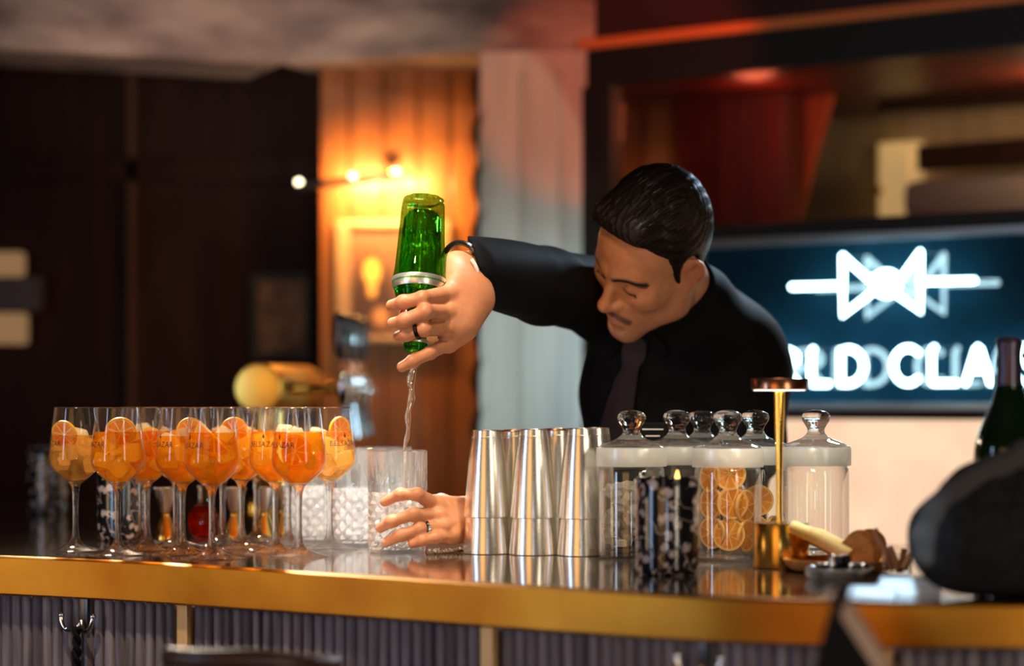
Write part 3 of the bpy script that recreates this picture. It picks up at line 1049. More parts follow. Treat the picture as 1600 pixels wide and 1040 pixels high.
def coat_hook(px, py):
    p, n = at_len(len_at_px(px))
    q = p + n * .022
    h = thing('coat_hook', '', 'hook', (q.x, q.y, CZ + (HOR - py) / F * q.y), math.atan2(-n.x, n.y))
    MB().box((0, 0, .012), (.016, .006, .058)).build('back_plate', M['iron'], h, bevel=.002)
    for s_, nm in ((-1, 'prong'), (1, 'prong')):
        pts = [(0, -.006, -.004), (s_ * .004, -.010, -.013), (s_ * .011, -.013, -.0175), (s_ * .019, -.015, -.0165), (s_ * .025, -.016, -.0105), (s_ * .028, -.016, -.002), (s_ * .0285, -.015, .004)]
        b = MB().tube(chaikin(pts, 1), .0034, 10)
        b.ball(pts[-1], .0046, 10, 8).build(nm, M['chrome'], h)
    return h


hk = coat_hook(115, 965)
tag(hk, 'chrome double coat hook on the slatted bar front at the far left')
hk2 = coat_hook(1088, 1030)
tag(hk2, 'chrome coat hook on the bar front below the dark candle holder')
cp = [(.004 * math.cos(k * 1.1), .004 * math.sin(k * 1.1), -.02 - k * .0042) for k in range(60)]
cb = MB()
for ph in (0, PI):
    cb.tube([(.0035 * math.cos(k * .8 + ph), .0035 * math.sin(k * .8 + ph) - .016, -.012 - k * .004) for k in range(70)], .0036, 6)
o = cb.build('cord', M['black_matte'])
o.location = hk.location
o.rotation_euler = hk.rotation_euler
tag(o, 'dark twisted cord hanging from the left coat hook', 'cord')
# ------------------------------------------------------------------ beer tap tower on the far return of the bar
def tap_tower():
    base = Vector((-.512, 5.06, TOP))
    t = thing('beer_tap_tower', 'polished brass beer tap tower with four black handled taps behind the wine glasses', 'beer tap', base)
    zc = CZ + (HOR - 606) / F * 4.9 - TOP
    a = Vector((-.515, 4.90, TOP + zc)) - base
    b = Vector((-.470, 5.46, TOP + zc + .004)) - base
    ax = (b - a).normalized()
    rot = ax.to_track_quat('Z', 'Y').to_matrix()
    L_ = (b - a).length
    MB().lathe([(.001, -.0035), (.03, -.003), (.046, -.001), (.0495, .003), (.0505, .008), (.0505, L_ - .01), (.044, L_), (.001, L_ + .006)], 40, a, rot=rot).build('barrel', M['brass_cap'], t)
    MB().lathe([(.075, 0), (.075, .008), (.05, .02), (.038, .05), (.034, zc - .03)], 32, (0, 0, 0)).build('column', M['brass_shiny'], t)
    for k in range(4):
        c = a + ax * (.06 + .145 * k)
        out = Vector((.165 - .006 * k, -.0, 0))
        e = c + out
        MB().tube([c + Vector((.03, 0, 0)), c + Vector((.07, 0, 0)), c + Vector((.075, 0, 0)), e], [.014, .014, .011, .011], 14).build('shank', M['brass_shiny'], t)
        mb = MB().lathe([(.008, .030), (.012, .024), (.012, .012), (.016, .008), (.016, -.012), (.013, -.018), (.010, -.03), (.008, -.036)], 16, e)
        mb.ball(e + Vector((.018, 0, -.006)), .009, 10, 8)
        fa = mb.build('faucet', M['chrome'], t)
        MB().tube([e + Vector((0, 0, -.03)), e + Vector((.004, -.006, -.06)), e + Vector((.012, -.012, -.105))], [.008, .0075, .007], 12).build('nozzle', M['chrome'], fa)
        MB().tube([e + Vector((0, 0, .028)), e + Vector((-.003, 0, .062))], [.006, .005], 10).build('stem', M['copper'], t)
        MB().lathe([(.008, 0), (.0135, .012), (.0150, .05), (.0150, .075), (.013, .092), (.006, .097)], 16, e + Vector((-.006, 0, .058))).build('handle', M['black_chrome'], t)
    return t


tap_tower()

# ------------------------------------------------------------------ spritz glasses
BOWL = [(.0065, .0990), (.013, .1025), (.024, .1115), (.033, .1205), (.0375, .1275), (.0392, .1345), (.0389, .1425), (.0366, .166), (.0335, .190), (.0306, .2105)]


def interp(prof, z):
    for (r0, z0), (r1, z1) in zip(prof, prof[1:]):
        if z0 <= z <= z1:
            return r0 + (r1 - r0) * (z - z0) / (z1 - z0)
    return prof[-1][0]


def smooth_prof(p, n=2):
    return chaikin(p, n)


bp_ = smooth_prof(BOWL)
bowl_prof = bp_ + [(bp_[-1][0] - .0005, .2111), (bp_[-1][0] - .0011, .2105)] + [(r - .0011, z) for r, z in reversed(bp_) if z > .1035] + [(.004, .1042)]
bowl_me = MB().lathe(bowl_prof, 48, cap0=False, cap1=True).mesh('bowl', M['bowl'])
stem_me = MB().lathe(smooth_prof([(.0430, .0002), (.0432, .0012), (.040, .0022), (.030, .0045), (.016, .0085), (.0085, .0140), (.0055, .022), (.0043, .036), (.0041, .060), (.0046, .082), (.0060, .094), (.0095, .1005), (.012, .1028)]), 36).mesh('stem', M['glass'])
rim_me = MB().tube([(.0302 * math.cos(2 * PI * k / 48), .0302 * math.sin(2 * PI * k / 48), .2108) for k in range(48)], .00065, 6, closed=True).mesh('rim', M['glass'])
word = text_mesh('BELSAZAR', .0112, 1.06)


def print_mesh():
    me = bpy.data.meshes.new('lettering')
    bm = bmesh.new()
    bm.from_mesh(word)
    bmesh.ops.triangulate(bm, faces=bm.faces[:])
    bmesh.ops.subdivide_edges(bm, edges=[e for e in bm.edges if e.calc_length() > .003], cuts=1)
    k = .0012
    d = [(0, .019 + k), (-.0017, .0145), (-.0012, .0125), (0, .0118), (.0012, .0125), (.0017, .0145)]
    bm.faces.new([bm.verts.new((x, y, 0)) for x, y in d])
    for v in bm.verts:
        z = .1545 + v.co.y
        r = interp(BOWL, z) + .0005
        a = -PI / 2 + v.co.x * .92 / r
        v.co = (r * math.cos(a), r * math.sin(a), z)
    bm.to_mesh(me)
    bm.free()
    me.materials.append(M['print'])
    return me


letter_me = print_mesh()


def drink_mesh(top, m, seed):
    rnd = random.Random(seed)
    pr = [(max(.0015, r - .0017), z + .0008) for r, z in bp_ if .103 < z < top - .001]
    rt = interp(BOWL, top) - .0017
    pr = [(.0012, pr[0][1] - .0006)] + pr + [(rt, top), (rt * .97, top - .0006), (.001, top - .0006)]
    return MB().lathe(pr, 40).mesh('drink', m)


def ice_mesh(top, seed, n=6):
    rnd = random.Random(seed)
    mb = MB()
    for k in range(n):
        z = .124 + (top - .122) * (k + .3) / n + rnd.uniform(-.003, .003)
        rr = interp(BOWL, min(.2, z)) - .017
        a = k * 2.3 + rnd.uniform(-.4, .4)
        s = rnd.uniform(.019, .026)
        rot = Matrix.Rotation(rnd.uniform(0, 3), 3, 'X') @ Matrix.Rotation(rnd.uniform(0, 3), 3, 'Y')
        mb.box((rr * math.cos(a), rr * math.sin(a), z), (s, s * .9, s * .8), rot)
    return mb.mesh('ice', M['ice'], bevel=.004)


ice_mes = [ice_mesh(.176, s) for s in range(4)]
drink_me = {(t, p): drink_mesh(t, M[('drink_backlit', 'drink_pale', 'drink')[p]], 1) for t in (.170, .176, .181) for p in (0, 1, 2)}


def orange_wheel(r=.026, half=False):
    """flesh, pith and rind as separate parts, lying in the local XZ plane"""
    n = 24 if not half else 14
    a1 = 2 * PI if not half else PI
    ang = [a1 * k / (n if not half else n - 1) for k in range(n)]

    def ringmesh(r0, r1, th):
        mb = MB()
        vs, fs = [], []
        for a in ang:
            c, s = math.cos(a), math.sin(a)
            vs += [(r0 * c, -th, r0 * s), (r1 * c, -th, r1 * s), (r1 * c, th, r1 * s), (r0 * c, th, r0 * s)]
        m = len(ang)
        for i in range(m if not half else m - 1):
            j = (i + 1) % m
            for k in range(4):
                l = (k + 1) % 4
                fs.append((i * 4 + k, i * 4 + l, j * 4 + l, j * 4 + k))
        if half:
            fs += [(0, 1, 2, 3), tuple((m - 1) * 4 + k for k in (3, 2, 1, 0))]
        return mb.add(vs, fs)
    seg = MB()
    ns_ = 8 if not half else 4
    for k in range(ns_):
        b0, b1 = a1 * k / ns_ + .07, a1 * (k + 1) / ns_ - .07
        pts = [(.0025 * math.cos((b0 + b1) / 2), .0025 * math.sin((b0 + b1) / 2))] + [(r * .84 * math.cos(b0 + (b1 - b0) * q / 4), r * .84 * math.sin(b0 + (b1 - b0) * q / 4)) for q in range(5)]
        n_p = len(pts)
        seg.add([(x, -.0026, z) for x, z in pts] + [(x, .0026, z) for x, z in pts], [tuple(range(n_p)), tuple(range(2 * n_p - 1, n_p - 1, -1))] + [(i, (i + 1) % n_p, n_p + (i + 1) % n_p, n_p + i) for i in range(n_p)])
    return (seg.mesh('flesh', M['flesh'], bevel=None), ringmesh(.0008, r * .90, .0018).mesh('pith', M['pith']), ringmesh(r * .89, r, .0026).mesh('rind', M['rind']))


WHEEL, HALF = orange_wheel(), orange_wheel(.030, True)


def slice_thing(label, loc, rot, half=False, mats=None, name='orange_slice', cat='fruit slice', group=None, scale=1.):
    t = thing(name, label, cat, loc, 0, group)
    t.rotation_euler = rot
    t.scale = (scale,) * 3
    for me in (HALF if half else WHEEL):
        o = link(me.name.split('.')[0], me, t)
        if mats:
            o.material_slots[0].link = 'OBJECT'
            o.material_slots[0].material = M['dried_rim'] if (mats is M['dried'] and me is not WHEEL[0]) else mats
    return t


#        stem px, depth, lettering turn (deg, + to the right), drink height, pale?, label
GL_ = [(118, 3.56, -62, .170, 1, 'stemmed glass of pale half full spritz, leftmost of the row'),
       (184, 3.47, -58, .176, 0, 'stemmed spritz glass, second from the left by its stem, in front of the floral holder'),
       (221, 3.74, -60, .170, 0, 'stemmed spritz glass, third stem from the left, in the back row by the floral holder'),
       (230, 3.577, -52, .176, 0, 'stemmed spritz glass with an orange wheel, fourth stem from the left'),
       (275, 3.67, -55, .176, 0, 'stemmed spritz glass, fifth stem from the left, beside the small silver jigger'),
       (285, 3.485, -50, .170, 2, 'stemmed spritz glass, sixth stem from the left, before the bitters bottle'),
       (331, 3.383, -48, .177, 2, 'stemmed spritz glass nearest the bar edge, with a big orange half slice'),
       (348, 3.725, -40, .176, 2, 'stemmed spritz glass, eighth stem from the left, in the back row'),
       (378, 3.61, -45, .176, 0, 'stemmed spritz glass, ninth stem from the left, under the round tap end'),
       (401, 3.812, -15, .176, 0, 'stemmed spritz glass, tenth stem from the left, farthest back'),
       (430, 3.515, -22, .176, 0, 'stemmed spritz glass, fourth stem from the right of the row'),
       (451, 3.69, -30, .170, 0, 'stemmed spritz glass, third stem from the right, in the back row'),
       (467, 3.426, -42, .176, 2, 'stemmed spritz glass, second stem from the right, near the bar edge'),
       (515, 3.593, 42, .178, 1, 'stemmed spritz glass with cloudy drink, rightmost, beside the cut crystal tumblers')]
for i, (px, D, turn, top, pale_, lab) in enumerate(GL_):
    g = thing('wine_glass', lab, 'wine glass', seat(px, 0, D), 0, 'spritz glasses in rows on the bar')
    link('bowl', bowl_me, g)
    link('stem', stem_me, g)
    link('rim', rim_me, g)
    o = link('lettering', letter_me, g)
    o.rotation_euler = (0, 0, R_(turn))
    link('drink', drink_me[(min((.170, .176, .181), key=lambda q: abs(q - top)), pale_)], g)
    o = link('ice', ice_mes[i % 4], g)
    o.rotation_euler = (0, 0, i * 1.3)
    o['kind'] = 'stuff'
SL_ = [(0, (-.012, -.022, .172), (.5, .9, 0), False, 'orange slice tip poking out of the leftmost pale spritz', .8),
       (1, (.006, -.012, .176), (.35, .3, .2), False, 'orange wheel rising from the second glass from the left', .85),
       (3, (.008, -.024, .158), (-.12, .4, .15), False, 'orange wheel pressed inside the fourth glass from the left', .92),
       (5, (.012, -.006, .176), (.1, .9, .5), False, 'orange slice standing in the sixth glass from the left', .8),
       (6, (.006, -.020, .172), (-.18, -2.35, -.1), True, 'large orange half slice in the glass nearest the bar edge', .95),
       (8, (-.012, 0, .176), (.2, .2, .3), False, 'orange wheel in the glass below the round tap end', .8),
       (12, (-.004, -.026, .150), (-.15, .2, .05), False, 'orange wheel pressed inside the glass second from the right', .9),
       (13, (.014, .004, .178), (.15, .6, .9), False, 'orange slice corner poking out of the rightmost cloudy spritz', .75)]
for i, off, rot, half, lab, scl in SL_:
    px, D = GL_[i][:2]
    slice_thing(lab, seat(px, 0, D) + Vector(off), rot, half, scale=scl)

# ------------------------------------------------------------------ floral candle holders
cg = chaikin([(.034, .0), (.0385, .003), (.0405, .012), (.0405, .132), (.0395, .1335), (.0385, .132), (.0385, .020), (.001, .018)], 1)


def candle(loc, lab, rz, h=.132):
    c = thing('candle_holder', lab, 'candle holder', loc, rz, 'dark candle holders with pale floral print')
    k = h / .132
    MB().lathe([(.001, 0)] + [(r, z * k) for r, z in cg], 40).build('glass', M['floral'], c)
    MB().lathe([(.001, .021), (.036, .021), (.036, h - .022), (.001, h - .022)], 24).build('wax', M['wax'], c)
    return c


c1 = candle(seat(1043, 0, 3.07), 'dark candle holder with blurred floral print and lit flame, beside the brass lamp', .6, .122)
MB().lathe([(.0005, 0), (.0042, .006), (.0052, .012), (.0032, .022), (.0006, .032)], 14, (.0, -.02, .100)).build('flame', M['flame'], c1)
candle(seat(192, 0, 3.84), 'dark candle holder with crisp white blossoms behind the left wine glasses', 2.2)
candle(seat(75, 0, 4.75), 'dark blurred candle holder standing far back at the left end of the bar', 4.0)

# ------------------------------------------------------------------ jiggers, bitters
jp = [(.0205, .0), (.0207, .0012), (.0188, .008), (.0075, .036), (.0068, .040), (.0080, .044), (.0185, .074), (.0205, .082), (.0199, .0825), (.0175, .074), (.006, .046), (.001, .0455)]
for px, D, lab in ((259, 3.86, 'hourglass jigger in silver and gold beside the left floral holder'), (366, 3.88, 'hourglass jigger with silver cup behind the eighth glass stem'),
                   (414, 3.90, 'hourglass jigger between the tenth and eleventh glass stems'), (441, 3.98, 'hourglass jigger farthest right, nearest the crystal tumblers')):
    j = thing('jigger', lab, 'jigger', seat(px, 0, D), 0, 'cocktail jiggers behind the glasses')
    MB().lathe(jp[5:], 32, cap0=False).build('upper_cup', M['steel'], j)
    MB().lathe([(.001, .0015)] + [(.019, .0015)] + jp[:6], 32, cap1=False).build('lower_cup', M['brass'], j)
bt = thing('bitters_bottle', 'round cut glass bitters bottle with dark red liquid behind the wine stems', 'bottle', seat(318, 0, 3.92))
fac = lambda a, z: 1 - .05 * abs(math.sin(4 * a + z * 140))
MB().lathe(chaikin([(.001, .0), (.018, .0), (.0235, .010), (.0265, .026), (.0235, .042), (.014, .052), (.0085, .058), (.008, .078), (.0105, .080), (.0105, .084)], 1), 32, rfun=fac).build('bottle_glass', M['glass'], bt, smooth=False)
MB().lathe(chaikin([(.001, .003), (.017, .004), (.022, .011), (.0245, .026), (.022, .040), (.012, .046), (.001, .046)], 1), 28).build('bitters', M['bitters'], bt)
MB().lathe([(.004, .084), (.006, .086), (.006, .092), (.0025, .096), (.0022, .112)], 16).build('dasher_top', M['chrome'], bt)

# ------------------------------------------------------------------ cut crystal tumblers
TUM_R, TUM_H = .0435, .148


def tumbler_mesh():
    n, rows = 72, 54
    vs, fs = [], []
    for k in range(rows + 1):
        z = TUM_H * k / rows
        for i in range(n):
            a = 2 * PI * i / n
            r = TUM_R - .0035 * (1 - min(1, z / .02)) ** 2
            if .006 < z < .088:                         # diamond cuts
                u, w = 12 * a / (2 * PI), z / .0205
                d = max(abs(((u + w) % 1) - .5), abs(((u - w) % 1) - .5))
                r -= .0060 * max(0, d - .12) / .38
            elif z >= .088 and z < .132:                # tall flutes that taper upwards
                f = (z - .088) / .044
                u = abs(((12 * a / (2 * PI)) % 1) - .5) * 2
                r -= .0042 * max(0, (1 - f) - u) if u < 1 - f else 0
            vs.append((r * math.cos(a), r * math.sin(a), z))
    inner = [(.0412, TUM_H - .0005), (.0405, TUM_H - .01), (.0397, .0885), (.0385, .03), (.036, .014), (.001, .012)]
    for r, z in inner:
        for i in range(n):
            a = 2 * PI * i / n
            vs.append((r * math.cos(a), r * math.sin(a), z))
    tot = rows + 1 + len(inner)
    for k in range(tot - 1):
        for i in range(n):
            j = (i + 1) % n
            fs.append((k * n + i, k * n + j, (k + 1) * n + j, (k + 1) * n + i))
    fs.append(tuple(range(n - 1, -1, -1)))
    fs.append(tuple((tot - 1) * n + i for i in range(n)))
    low = [q for q in fs if sum(vs[i][2] for i in q) / len(q) < .0885]
    high = [q for q in fs if sum(vs[i][2] for i in q) / len(q) >= .0885]
    out = []
    for nm, fl, m in (('cut_base', low, M['crystal']), ('fluted_wall', high, M['crystal_clear'])):
        use = sorted({i for q in fl for i in q})
        ren = {i: k for k, i in enumerate(use)}
        out.append(MB().add([vs[i] for i in use], [tuple(ren[i] for i in q) for q in fl]).mesh(nm, m, smooth=False))
    return out


tum = tumbler_mesh()
tr_me = MB().tube([(.0423 * math.cos(2 * PI * k / 60), .0423 * math.sin(2 * PI * k / 60), TUM_H) for k in range(60)], .0011, 6, closed=True).mesh('rim', M['glass'])
TUMS = [(621, 3.53, 'cut crystal tumbler held by the bartender under the pouring bottle'), (560, 3.70, 'cut crystal tumbler just left of the one being filled'),
        (486, 3.80, 'cut crystal tumbler seen through the wine stems, leftmost of the tumblers'), (600, 3.82, 'cut crystal tumbler behind the one being filled')]
for k, (px, D, lab) in enumerate(TUMS):
    t = thing('tumbler', lab, 'tumbler', seat(px, 0, D), k * .4, 'cut crystal tumblers')
    for me in tum:
        link(me.name, me, t)
    link('rim', tr_me, t)

# bar spoon lying by the hand
bs = thing('bar_spoon', 'twisted steel bar spoon lying on the bar under the left hand', 'spoon', (0, 0, 0))
a_, b_ = Vector(seat(668, 0, 3.47)), Vector(seat(735, 0, 3.53))
d_ = (b_ - a_)
for ph in (0, PI):
    MB().tube([a_ + d_ * (k / 40) + Vector((0, .0022 * math.cos(k * 1.0 + ph), .0046 + .0022 * math.sin(k * 1.0 + ph))) for k in range(41)], .0022, 6).build('twisted_rod', M['steel'], bs)
MB().ball(b_ + d_ * .10 + Vector((0, 0, .0045)), .011, 14, 8, (1.3, .9, .32)).build('spoon_bowl', M['steel'], bs)

# ------------------------------------------------------------------ shaker tins
def tin_prof(r0, r1, h):
    return [(r0 - .0012, .0), (r0, .0008), (r0, .003), (r0 - (r0 - r1) * .55, h * .62), (r1 + .0006, h - .012), (r1 + .0012, h - .0115), (r1 + .001, h - .010), (r1, h - .0095), (r1 - .0006, h - .001), (r1 - .002, h), (r1 - .003, h), (r1 - .0045, h - .003), (.001, h - .004)]


low_me = MB().lathe([(r, z) for r, z in tin_prof(.0350, .0215, .150)], 48, cap0=False).mesh('lower_tin', M['steel'])
up_me = MB().lathe([(r, z) for r, z in tin_prof(.0335, .0218, .126)], 48, cap0=False).mesh('upper_tin', M['steel'])
band_me = MB().lathe([(.0315, 0), (.0316, .001), (.0296, .024), (.0295, .025)], 48, cap0=False, cap1=False).mesh('frosted_band', mat('frosted_steel', (.80, .76, .68), .42, 1))
TINS = [(761, 3.50, 'stacked steel shaker tins nearest the hand, front row'), (833, 3.475, 'stacked steel shaker tins, middle of the front row'),
        (908, 3.455, 'stacked steel shaker tins, front row beside the glass jars'), (806, 3.565, 'stacked steel shaker tins behind, peeking out between first and second front stacks'),
        (872, 3.605, 'stacked steel shaker tins behind, between second and third front stacks'), (930, 3.555, 'stacked steel shaker tins behind, closest to the jars')]
for k, (px, D, lab) in enumerate(TINS):
    t = thing('shaker_tin', lab, 'shaker tin', seat(px, 0, D), k * .7, 'stacked shaker tins')
    s_ = 1.0 + .012 * (k % 3)
    link('lower_tin', low_me, t)
    o = link('upper_tin', up_me, t, (0, 0, .0525))
    o.scale = (1, 1, s_)
    if k in (1, 2):
        o2 = link('frosted_band', band_me, t, (0, 0, .058))
    if k in (3, 4):
        MB().tube([(.0212 * math.cos(2 * PI * q / 32), .0212 * math.sin(2 * PI * q / 32), .0525 + .124 * s_) for q in range(32)], .0016, 6, closed=True).build('copper_ring', M['copper'], t)

# ------------------------------------------------------------------ lidded glass jars
JB = chaikin([(.040, 0), (.0455, .002), (.047, .008), (.047, .118), (.0455, .126), (.0425, .130)], 1)
jar_body = MB().lathe([(.001, 0)] + JB + [(.041, .130), (.0438, .124), (.0452, .116), (.0452, .010), (.001, .008)], 44).mesh('jar_body', M['jar'])
jar_base = MB().lathe([(.001, .0008), (.043, .0008), (.0455, .004), (.0452, .010), (.040, .0135), (.001, .0125)], 36).mesh('jar_base', M['glass'])
lid_band = MB().lathe([(.0490, .1285), (.0498, .130), (.0498, .152), (.0490, .1545), (.0478, .1545), (.0478, .1285)], 44, cap0=False, cap1=False).mesh('lid_band', M['frosted'])
lid_me = MB().lathe(chaikin([(.001, .1535), (.0495, .1535), (.0492, .1560), (.038, .1615), (.022, .1665), (.0135, .1730), (.0115, .1790), (.0150, .1860), (.0200, .1930), (.0205, .1990), (.0170, .2045), (.0080, .2075), (.001, .2078)], 2), 40).mesh('lid', M['glass'])
JARS = [(987, 3.40, 'lidded glass jar of clear rock sugar, leftmost of the jars'), (1058, 3.50, 'lidded glass jar behind the dark candle holder, tallest knob'),
        (1097, 3.605, 'lidded glass jar at the back, third knob from the left'), (1137, 3.36, 'lidded glass jar packed with dried orange wheels, left of the lamp stem'),
        (1180, 3.50, 'lidded glass jar with dried orange wheels behind the brass lamp'), (1275, 3.44, 'lidded glass jar standing alone at the right, before the peach panel')]
for k, (px, D, lab) in enumerate(JARS):
    j = thing('glass_jar', lab, 'jar', seat(px, 0, D), k, 'lidded glass jars along the bar')
    for me in (jar_body, jar_base, lid_band, lid_me):
        link(me.name, me, j)
rk = MB()
rnd = random.Random(3)
for k in range(150):
    a, r = rnd.uniform(0, 2 * PI), .038 * math.sqrt(rnd.random())
    s = rnd.uniform(.007, .013)
    rk.box((r * math.cos(a), r * math.sin(a), .022 + .082 * rnd.random()), (s, s, s * .8), Matrix.Rotation(rnd.uniform(0, 3), 3, 'X') @ Matrix.Rotation(rnd.uniform(0, 3), 3, 'Z'))
o = rk.build('rock_sugar', M['rock'], None, smooth=False)
o.location = seat(987, 0, 3.40)
tag(o, 'clear rock sugar crystals filling the leftmost glass jar', 'sugar', kind='stuff')
nd = 0
for (px, D), cnt in (((1137, 3.36), 8), ((1180, 3.50), 5)):
    for k in range(cnt):
        a = -PI / 2 + (k % 3 - 1) * .95 + rnd.uniform(-.15, .15)
        z = .036 + .041 * (k // 3) + rnd.uniform(-.003, .003)
        rr = .0375
        # wheels stand against the jar wall
        slice_thing(('dried orange wheel standing inside the jar left of the lamp stem' if cnt == 8 else 'dried orange wheel standing inside the jar behind the brass lamp'),
                    seat(px, 0, D) + Vector((rr * .78 * math.cos(a), rr * .78 * math.sin(a), z)), (rnd.uniform(-.12, .12), rnd.uniform(0, 3), a + PI / 2), mats=M['dried'],
                    name='dried_orange', cat='dried fruit', group=('dried orange wheels in the jar left of the lamp stem' if cnt == 8 else 'dried orange wheels in the jar behind the lamp'), scale=.86)
# printed black carton behind the jars
bx_ = thing('black_carton', 'small black carton with faint white print standing behind the glass jars', 'carton', seat(1024, 0, 3.66), -.25)
MB().box((0, 0, .094), (.05, .04, .188)).build('box', M['black_matte'], bx_, smooth=False, bevel=.002)
for z, w in ((.178, .032), (.168, .022)):
    MB().box((0, -.0205, z), (w, .001, .0016)).build('print_line', M['white_paint'], bx_, smooth=False)

# ------------------------------------------------------------------ small brass table lamp
tl = thing('table_lamp', 'small brass cordless table lamp with flat disc shade and drum base', 'lamp', seat(1220, 0, 3.19))
MB().lathe([(.001, 0), (.0355, 0), (.0368, .001), (.0372, .002), (.0372, .058), (.0365, .0595), (.001, .0597)], 48).build('base', M['brass'], tl)
MB().lathe([(.0042, .0595), (.0038, .10), (.0048, .15), (.0072, .225), (.0074, .234)], 20, (-.002, 0, 0)).build('stem', M['brass_shiny'], tl)
MB().lathe([(.001, .2345), (.0355, .2345), (.0372, .2355), (.0372, .2480), (.0362, .2495), (.001, .2497)], 48, (-.002, 0, 0)).build('shade', M['copper'], tl)
MB().lathe([(.0085, .2335), (.034, .2335), (.034, .2343), (.0085, .2343)], 40, (-.002, 0, 0), cap0=False, cap1=False).build('diffuser', M['lamp_glow'], tl)
MB().lathe([(.006, 0), (.006, .006), (.003, .008)], 12, (.026, -.030, .0)).build('switch', M['black'], tl)
q = tl.location
light('AREA', 'table_lamp_light', (q.x - .002, q.y, q.z + .2325), .5, (1, .84, .62), (q.x - .002, q.y, q.z), .06)

# ------------------------------------------------------------------ garnishes at the right end
st_top, rnd = TOP, random.Random(8)
dish = thing('garnish_tray', 'low brown wooden tray with garnishes right of the brass lamp', 'tray', (*seat(1312, 0, 3.12).xy, TOP), -.35)
MB().lathe(chaikin([(.001, .001), (.058, .001), (.066, .004), (.074, .016), (.072, .017), (.062, .008), (.001, .007)], 1), 36).build('tray_body', M['kraft'], dish)
for k in range(6):
    a = Vector(seat(1238 + k * 3, 0, 3.15 + .024 * k)) + Vector((0, 0, .056 - .004 * k))
    b = Vector(seat(1328 - k * 5, 0, 3.10 + .022 * k)) + Vector((0, 0, .021 + .004 * (k % 3)))
    mid_ = a.lerp(b, .5) + Vector((0, 0, .004))
    o = MB().tube([a, mid_, b], [.0085, .0105, .0095], 12).build('citrus_stalk', M['stalk'])
    tag(o, 'pale yellow peeled stalk leaning across the tray right of the lamp base', 'garnish', 'pale peeled stalks on the tray')
for k in range(4):
    slice_thing('dried brown orange wheel leaning in the tray near the cinnamon sticks', seat(1338 + k * 7, 0, 3.10 + .014 * k) + Vector((0, 0, .026 + .006 * (k % 2))), (-.25 + .1 * k, .3 * k, -.2 + .12 * k), mats=M['kraft'],
                name='dried_orange', cat='dried fruit', group='dried brown orange wheels in the tray', scale=.85)
cs = thing('stick_cup', 'small clear glass holding cinnamon sticks at the right end of the bar', 'cup', (*seat(1402, 0, 3.05).xy, TOP))
MB().lathe([(.001, 0), (.017, 0), (.018, .002), (.020, .038), (.019, .0385), (.017, .004), (.001, .003)], 28).build('cup_glass', M['jar'], cs)
for (xa, ya, xb, yb, dd) in ((1366, 826, 1396, 890, 0), (1390, 854, 1405, 890, -.012), (1413, 858, 1407, 891, .01), (1430, 854, 1412, 890, -.005), (1424, 866, 1402, 891, .012)):
    D = 3.05 + dd
    o = MB().tube([W(xb, yb, D), W(xa, ya, D + .01)], .0042, 8).build('cinnamon_stick', M['cinnamon'])
    tag(o, 'brown cinnamon stick standing in the small glass at the right end of the bar', 'cinnamon stick', 'cinnamon sticks in the small glass')
cd_ = thing('berry_dish', 'small cut glass dish of dark berries in front of the garnish tray', 'dish', (*seat(1312, 0, 2.985).xy, TOP))
MB().lathe([(.001, 0), (.026, 0), (.030, .004), (.042, .014), (.0405, .0145), (.028, .006), (.001, .005)], 28, rfun=lambda a, z: 1 + .03 * math.sin(14 * a)).build('dish_glass', M['crystal'], cd_, smooth=False)
c0 = Vector(cd_.location)
for k in range(14):
    a, r = k * 2.4, .0085 * math.sqrt(k)
    dark = k % 3 != 1
    o = MB().ball(c0 + Vector((r * math.cos(a), r * math.sin(a), .013 + (.010 if k < 4 else .0))), .0072, 12, 8).build('berry' if dark else 'glass_pearl', M['black'] if dark else M['chrome'])
    tag(o, 'shiny dark berry in the small cut glass dish' if dark else 'silver pearl among the berries in the small cut glass dish', 'berry' if dark else 'pearl', 'dark berries in the dish' if dark else 'silver pearls in the dish')
for k in range(5):
    p = seat(1268 + k * 5, 0, 2.99 - .012 * (k % 2)) + Vector((0, 0, .0085))
    o = MB().ball(p, .0085, 10, 6).build('crystal_chip', M['crystal'], smooth=False)
    tag(o, 'sparkling faceted crystal chip beside the brass lamp base', 'crystal', 'crystal chips on the bar')

# ------------------------------------------------------------------ champagne bottle and coat at the right end
wb = thing('champagne_bottle', 'dark green champagne bottle with foil neck behind the charcoal coat', 'bottle', (*seat(1577, 0, 2.93).xy, TOP))
MB().lathe(chaikin([(.001, .002), (.036, .0), (.0425, .006), (.0430, .02), (.0430, .145), (.0415, .165), (.034, .19), (.0225, .215), (.0165, .235), (.0150, .25)], 1), 40).build('bottle_glass', mat('dark_green_glass', (.006, .020, .008), .08, trans=.35, coat=.4), wb)
MB().lathe([(.0172, .228), (.0162, .238), (.0156, .25), (.0150, .272), (.0152, .280), (.0160, .284), (.0160, .292), (.0140, .296), (.001, .297)], 28).build('foil', mat('dark_foil', (.07, .055, .085), .3, .7), wb)
MB().lathe([(.0437, .06), (.0437, .125)], 40, cap0=False, cap1=False).build('label', M['black_matte'], wb)


